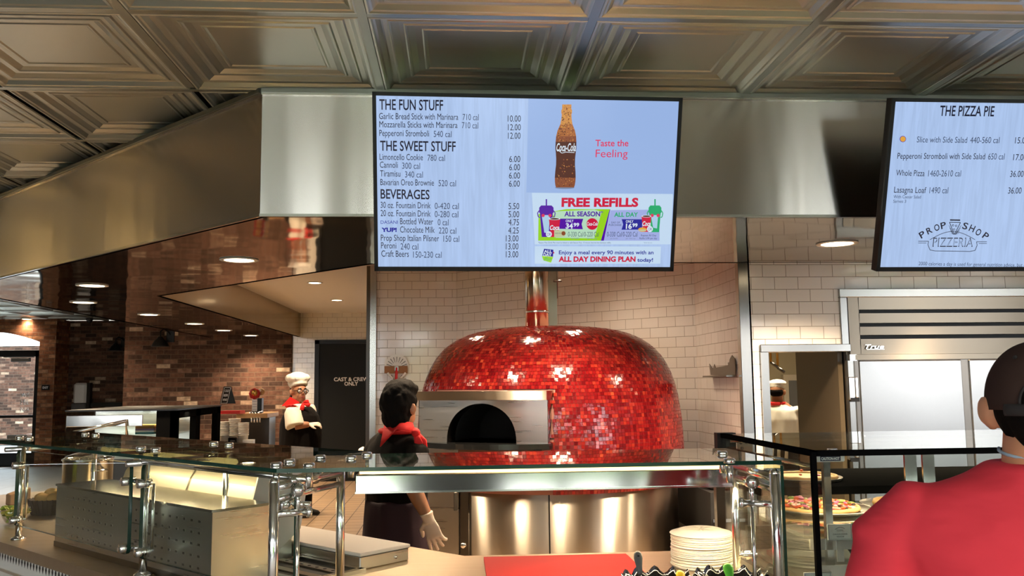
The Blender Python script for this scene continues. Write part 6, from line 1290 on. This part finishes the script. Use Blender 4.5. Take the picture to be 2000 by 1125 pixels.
# bar with wooden top, cups and the beer tap
YD = 8.6
a, b = aty(425, 812, YD), aty(522, 800, YD); zbar = aty(470, 808, YD).z
t = thing('bar_counter', 'narrow wooden topped bar with black front before the brick wall', 'bar', ((a.x+b.x)/2, YD+.3, 0))
m = MB(); m.box(max(a.x-.15, ce1.x+.03), YD, zbar-.045, b.x, YD+.55, zbar, 'wood', bev=.004); plabel(m.build('bar_top', t), 'pale wooden top'); m = MB(); m.box(max(a.x-.15, ce1.x+.03), YD+.2, 0, b.x-.02, YD+.5, zbar-.045, 'counter_dark'); m.build('front', t)
m = MB(); m.box(max(a.x-.3, ce1.x+.06), YD-.75, 0, b.x-.15, YD+.18, .93, 'counter_dark'); m.build('lower_counter', t)
cup_h = .115
def cupstack(px, top, n, lab, yy=YD-.3):
    q = aty(px, 866, yy); z0 = .93; zt_ = aty(px, top, yy).z; rr = .052; step = (zt_-z0-cup_h)/max(n-1, 1)
    m = MB(); m.lathe([(0, 0), (rr*.72, 0), (rr*.97, cup_h), (rr*1.03, cup_h+.002), (rr*1.03, cup_h-.006), (rr*.95, cup_h-.008)], (0, 0, 0), 'cup_white', n=24); c0 = m.build('paper_cup')
    for k in range(n):
        o = c0 if k == 0 else c0.copy()
        if k: COL.objects.link(o)
        o.location = (q.x, yy, z0+k*step); tag(o, lab, 'cup', 'stacked white cups')
cupstack(439, 824, 9, 'white cup in the stack nearest the black bakery case'); cupstack(457, 818, 9, 'white cup in the tallest, middle one of three stacks'); cupstack(474, 826, 8, 'white cup in the stack nearest the beer tap')
q = aty(487, 866, YD-.35); m = MB(); m.prism([(q.x-.05, YD-.40), (q.x+.045, YD-.40), (q.x+.04, YD-.3), (q.x-.045, YD-.3)], .93, 1.0, 'white_plastic'); tag(m.build('napkin_holder'), 'white box beside the cup stacks under the beer tap', 'box')
q = aty(455, 864, YD-.6); m = MB(); m.box(q.x-.04, YD-.62, .93, q.x+.04, YD-.60, q.z+.045, 'black_gloss', bev=.008); m.box(q.x-.02, YD-.623, q.z+.01, q.x+.02, YD-.621, q.z+.02, 'grey_plastic'); tag(m.build('card_reader'), 'small black card reader in front of the white cups', 'card reader')
m = MB(); q = aty(455, 829, YD+.05); m.prism([(q.x-.14, YD-.02), (q.x+.08, YD-.02), (q.x+.1, YD+.1), (q.x-.1, YD+.1)], zbar, zbar+.03, 'red_paint'); tag(m.build('red_tray'), 'flat red tray on the wooden bar above the cups', 'tray')
tx0, tx1 = aty(492, 800, YD+.1).x, aty(511, 800, YD+.1).x; ztp = aty(500, 762, YD+.1).z
bt = thing('beer_tap', 'tall white and black beer tap tower with round coloured badge', 'beer tap', ((tx0+tx1)/2, YD+.15, zbar))
m = MB(); m.box(tx0, YD+.1, zbar, tx0+.05, YD+.18, aty(500, 778, YD+.1).z, 'white_plastic'); m.box(tx0+.05, YD+.1, zbar, tx1, YD+.18, aty(500, 778, YD+.1).z, 'black')
for k in range(7): z_ = zbar+.01+k*.025; m.box(tx0+.004, YD+.098, z_, tx0+.046, YD+.10, z_+.004, 'card_grey')
m.build('tower', bt)
m = MB(); q = aty(497, 769, YD+.08); m.lathe([(.055, 0), (.055, .02), (0, .022)], (q.x, YD+.1, q.z), 'red_paint', n=8, axis=(0, -1, 0)); m.lathe([(.03, 0), (.03, .004), (0, .005)], (q.x, YD+.078, q.z+.008), 'gold', n=12, axis=(0, -1, 0)); m.build('badge', bt)
m = MB(); q = aty(509, 765, YD+.12); m.ball((q.x, YD+.14, q.z), (.035, .025, .035), 'wood'); m.ball((q.x-.01, YD+.118, q.z+.01), (.016, .006, .016), 'white_plastic'); m.build('knob', bt)
for k in range(4):
    x = tx0+.012+k*.026; m = MB(); m.tube([(x, YD+.12, zbar-.0+.02), (x-.01, YD+.03, zbar+.01), (x+.01, YD-.0, zbar-.05), (x+.012, YD-.005, zbar-.085)], .008, 'chrome', n=8); m.build('spout', bt)
# gooseneck wall lamps, dispenser, exit sign
def sconce(px, py, yw, lab):
    q = aty(px, py, yw-.18); t = thing('wall_lamp', lab, 'wall lamp', (q.x, yw-.18, q.z), 'black gooseneck wall lamps'); c_ = Vector((q.x, yw-.18, q.z))
    m = MB(); m.lathe([(.13, -.10), (.125, -.085), (.09, -.02), (.045, .025), (.03, .05), (0, .052)], c_, 'black', n=24, closed=False); m.build('shade', t)
    m = MB(); m.tube([c_+Vector((0, 0, .05)), c_+Vector((0, 0, .13)), c_+Vector((.03, .04, .17)), c_+Vector((.08, .09, .14)), c_+Vector((.10, .17, .08))], .012, 'black'); m.build('arm', t)
    m = MB(); m.box(c_.x+.04, yw-.03, c_.z-.03, c_.x+.16, yw, c_.z+.15, 'black', bev=.005); m.build('wall_plate', t)
sconce(313, 664, YB-.05, 'black gooseneck wall lamp on the nearer brick wall'); sconce(226, 675, YP, 'black gooseneck wall lamp on the recessed darker brick wall')
a, b = aty(141, 748, YP-.14), aty(167, 801, YP-.14); t = thing('towel_dispenser', 'grey paper towel dispenser on the recessed brick wall', 'dispenser', ((a.x+b.x)/2, YP-.08, b.z))
m = MB(); m.box(a.x+.02, YP-.15, b.z+.12, b.x, YP, a.z, 'white_plastic', bev=.04); m.build('cover', t); m = MB(); m.box(a.x, YP-.16, b.z, b.x, YP, b.z+.14, 'grey_plastic', bev=.02); m.box(b.x-.002, YP-.12, b.z, b.x+.06, YP, a.z, 'black'); m.build('housing', t)
a, b = aty(180, 787, YP-.05), aty(240, 794, YP-.05); m = MB(); m.box(a.x, YP-.12, b.z, b.x, YP, a.z, 'black'); tag(m.build('wall_shelf'), 'narrow black shelf on the recessed brick wall', 'shelf')
a, b = aty(81, 752, YQ-.02), aty(96, 762, YQ-.02); t = thing('exit_sign', 'small black EXIT sign on the red brick pillar', 'sign', ((a.x+b.x)/2, YQ-.01, b.z)); m = MB(); m.box(a.x, YQ-.015, b.z, b.x, YQ, a.z, 'black'); m.build('plate', t)
m = MB(); w = b.x-a.x; put_text(m, 'EXIT', Vector((a.x+w*.15, YQ-.017, b.z+(a.z-b.z)*.3)), Vector((1, 0, 0)), Z, w*.7, (a.z-b.z)*.4, 'card_white', bold=.03); m.build('lettering', t)
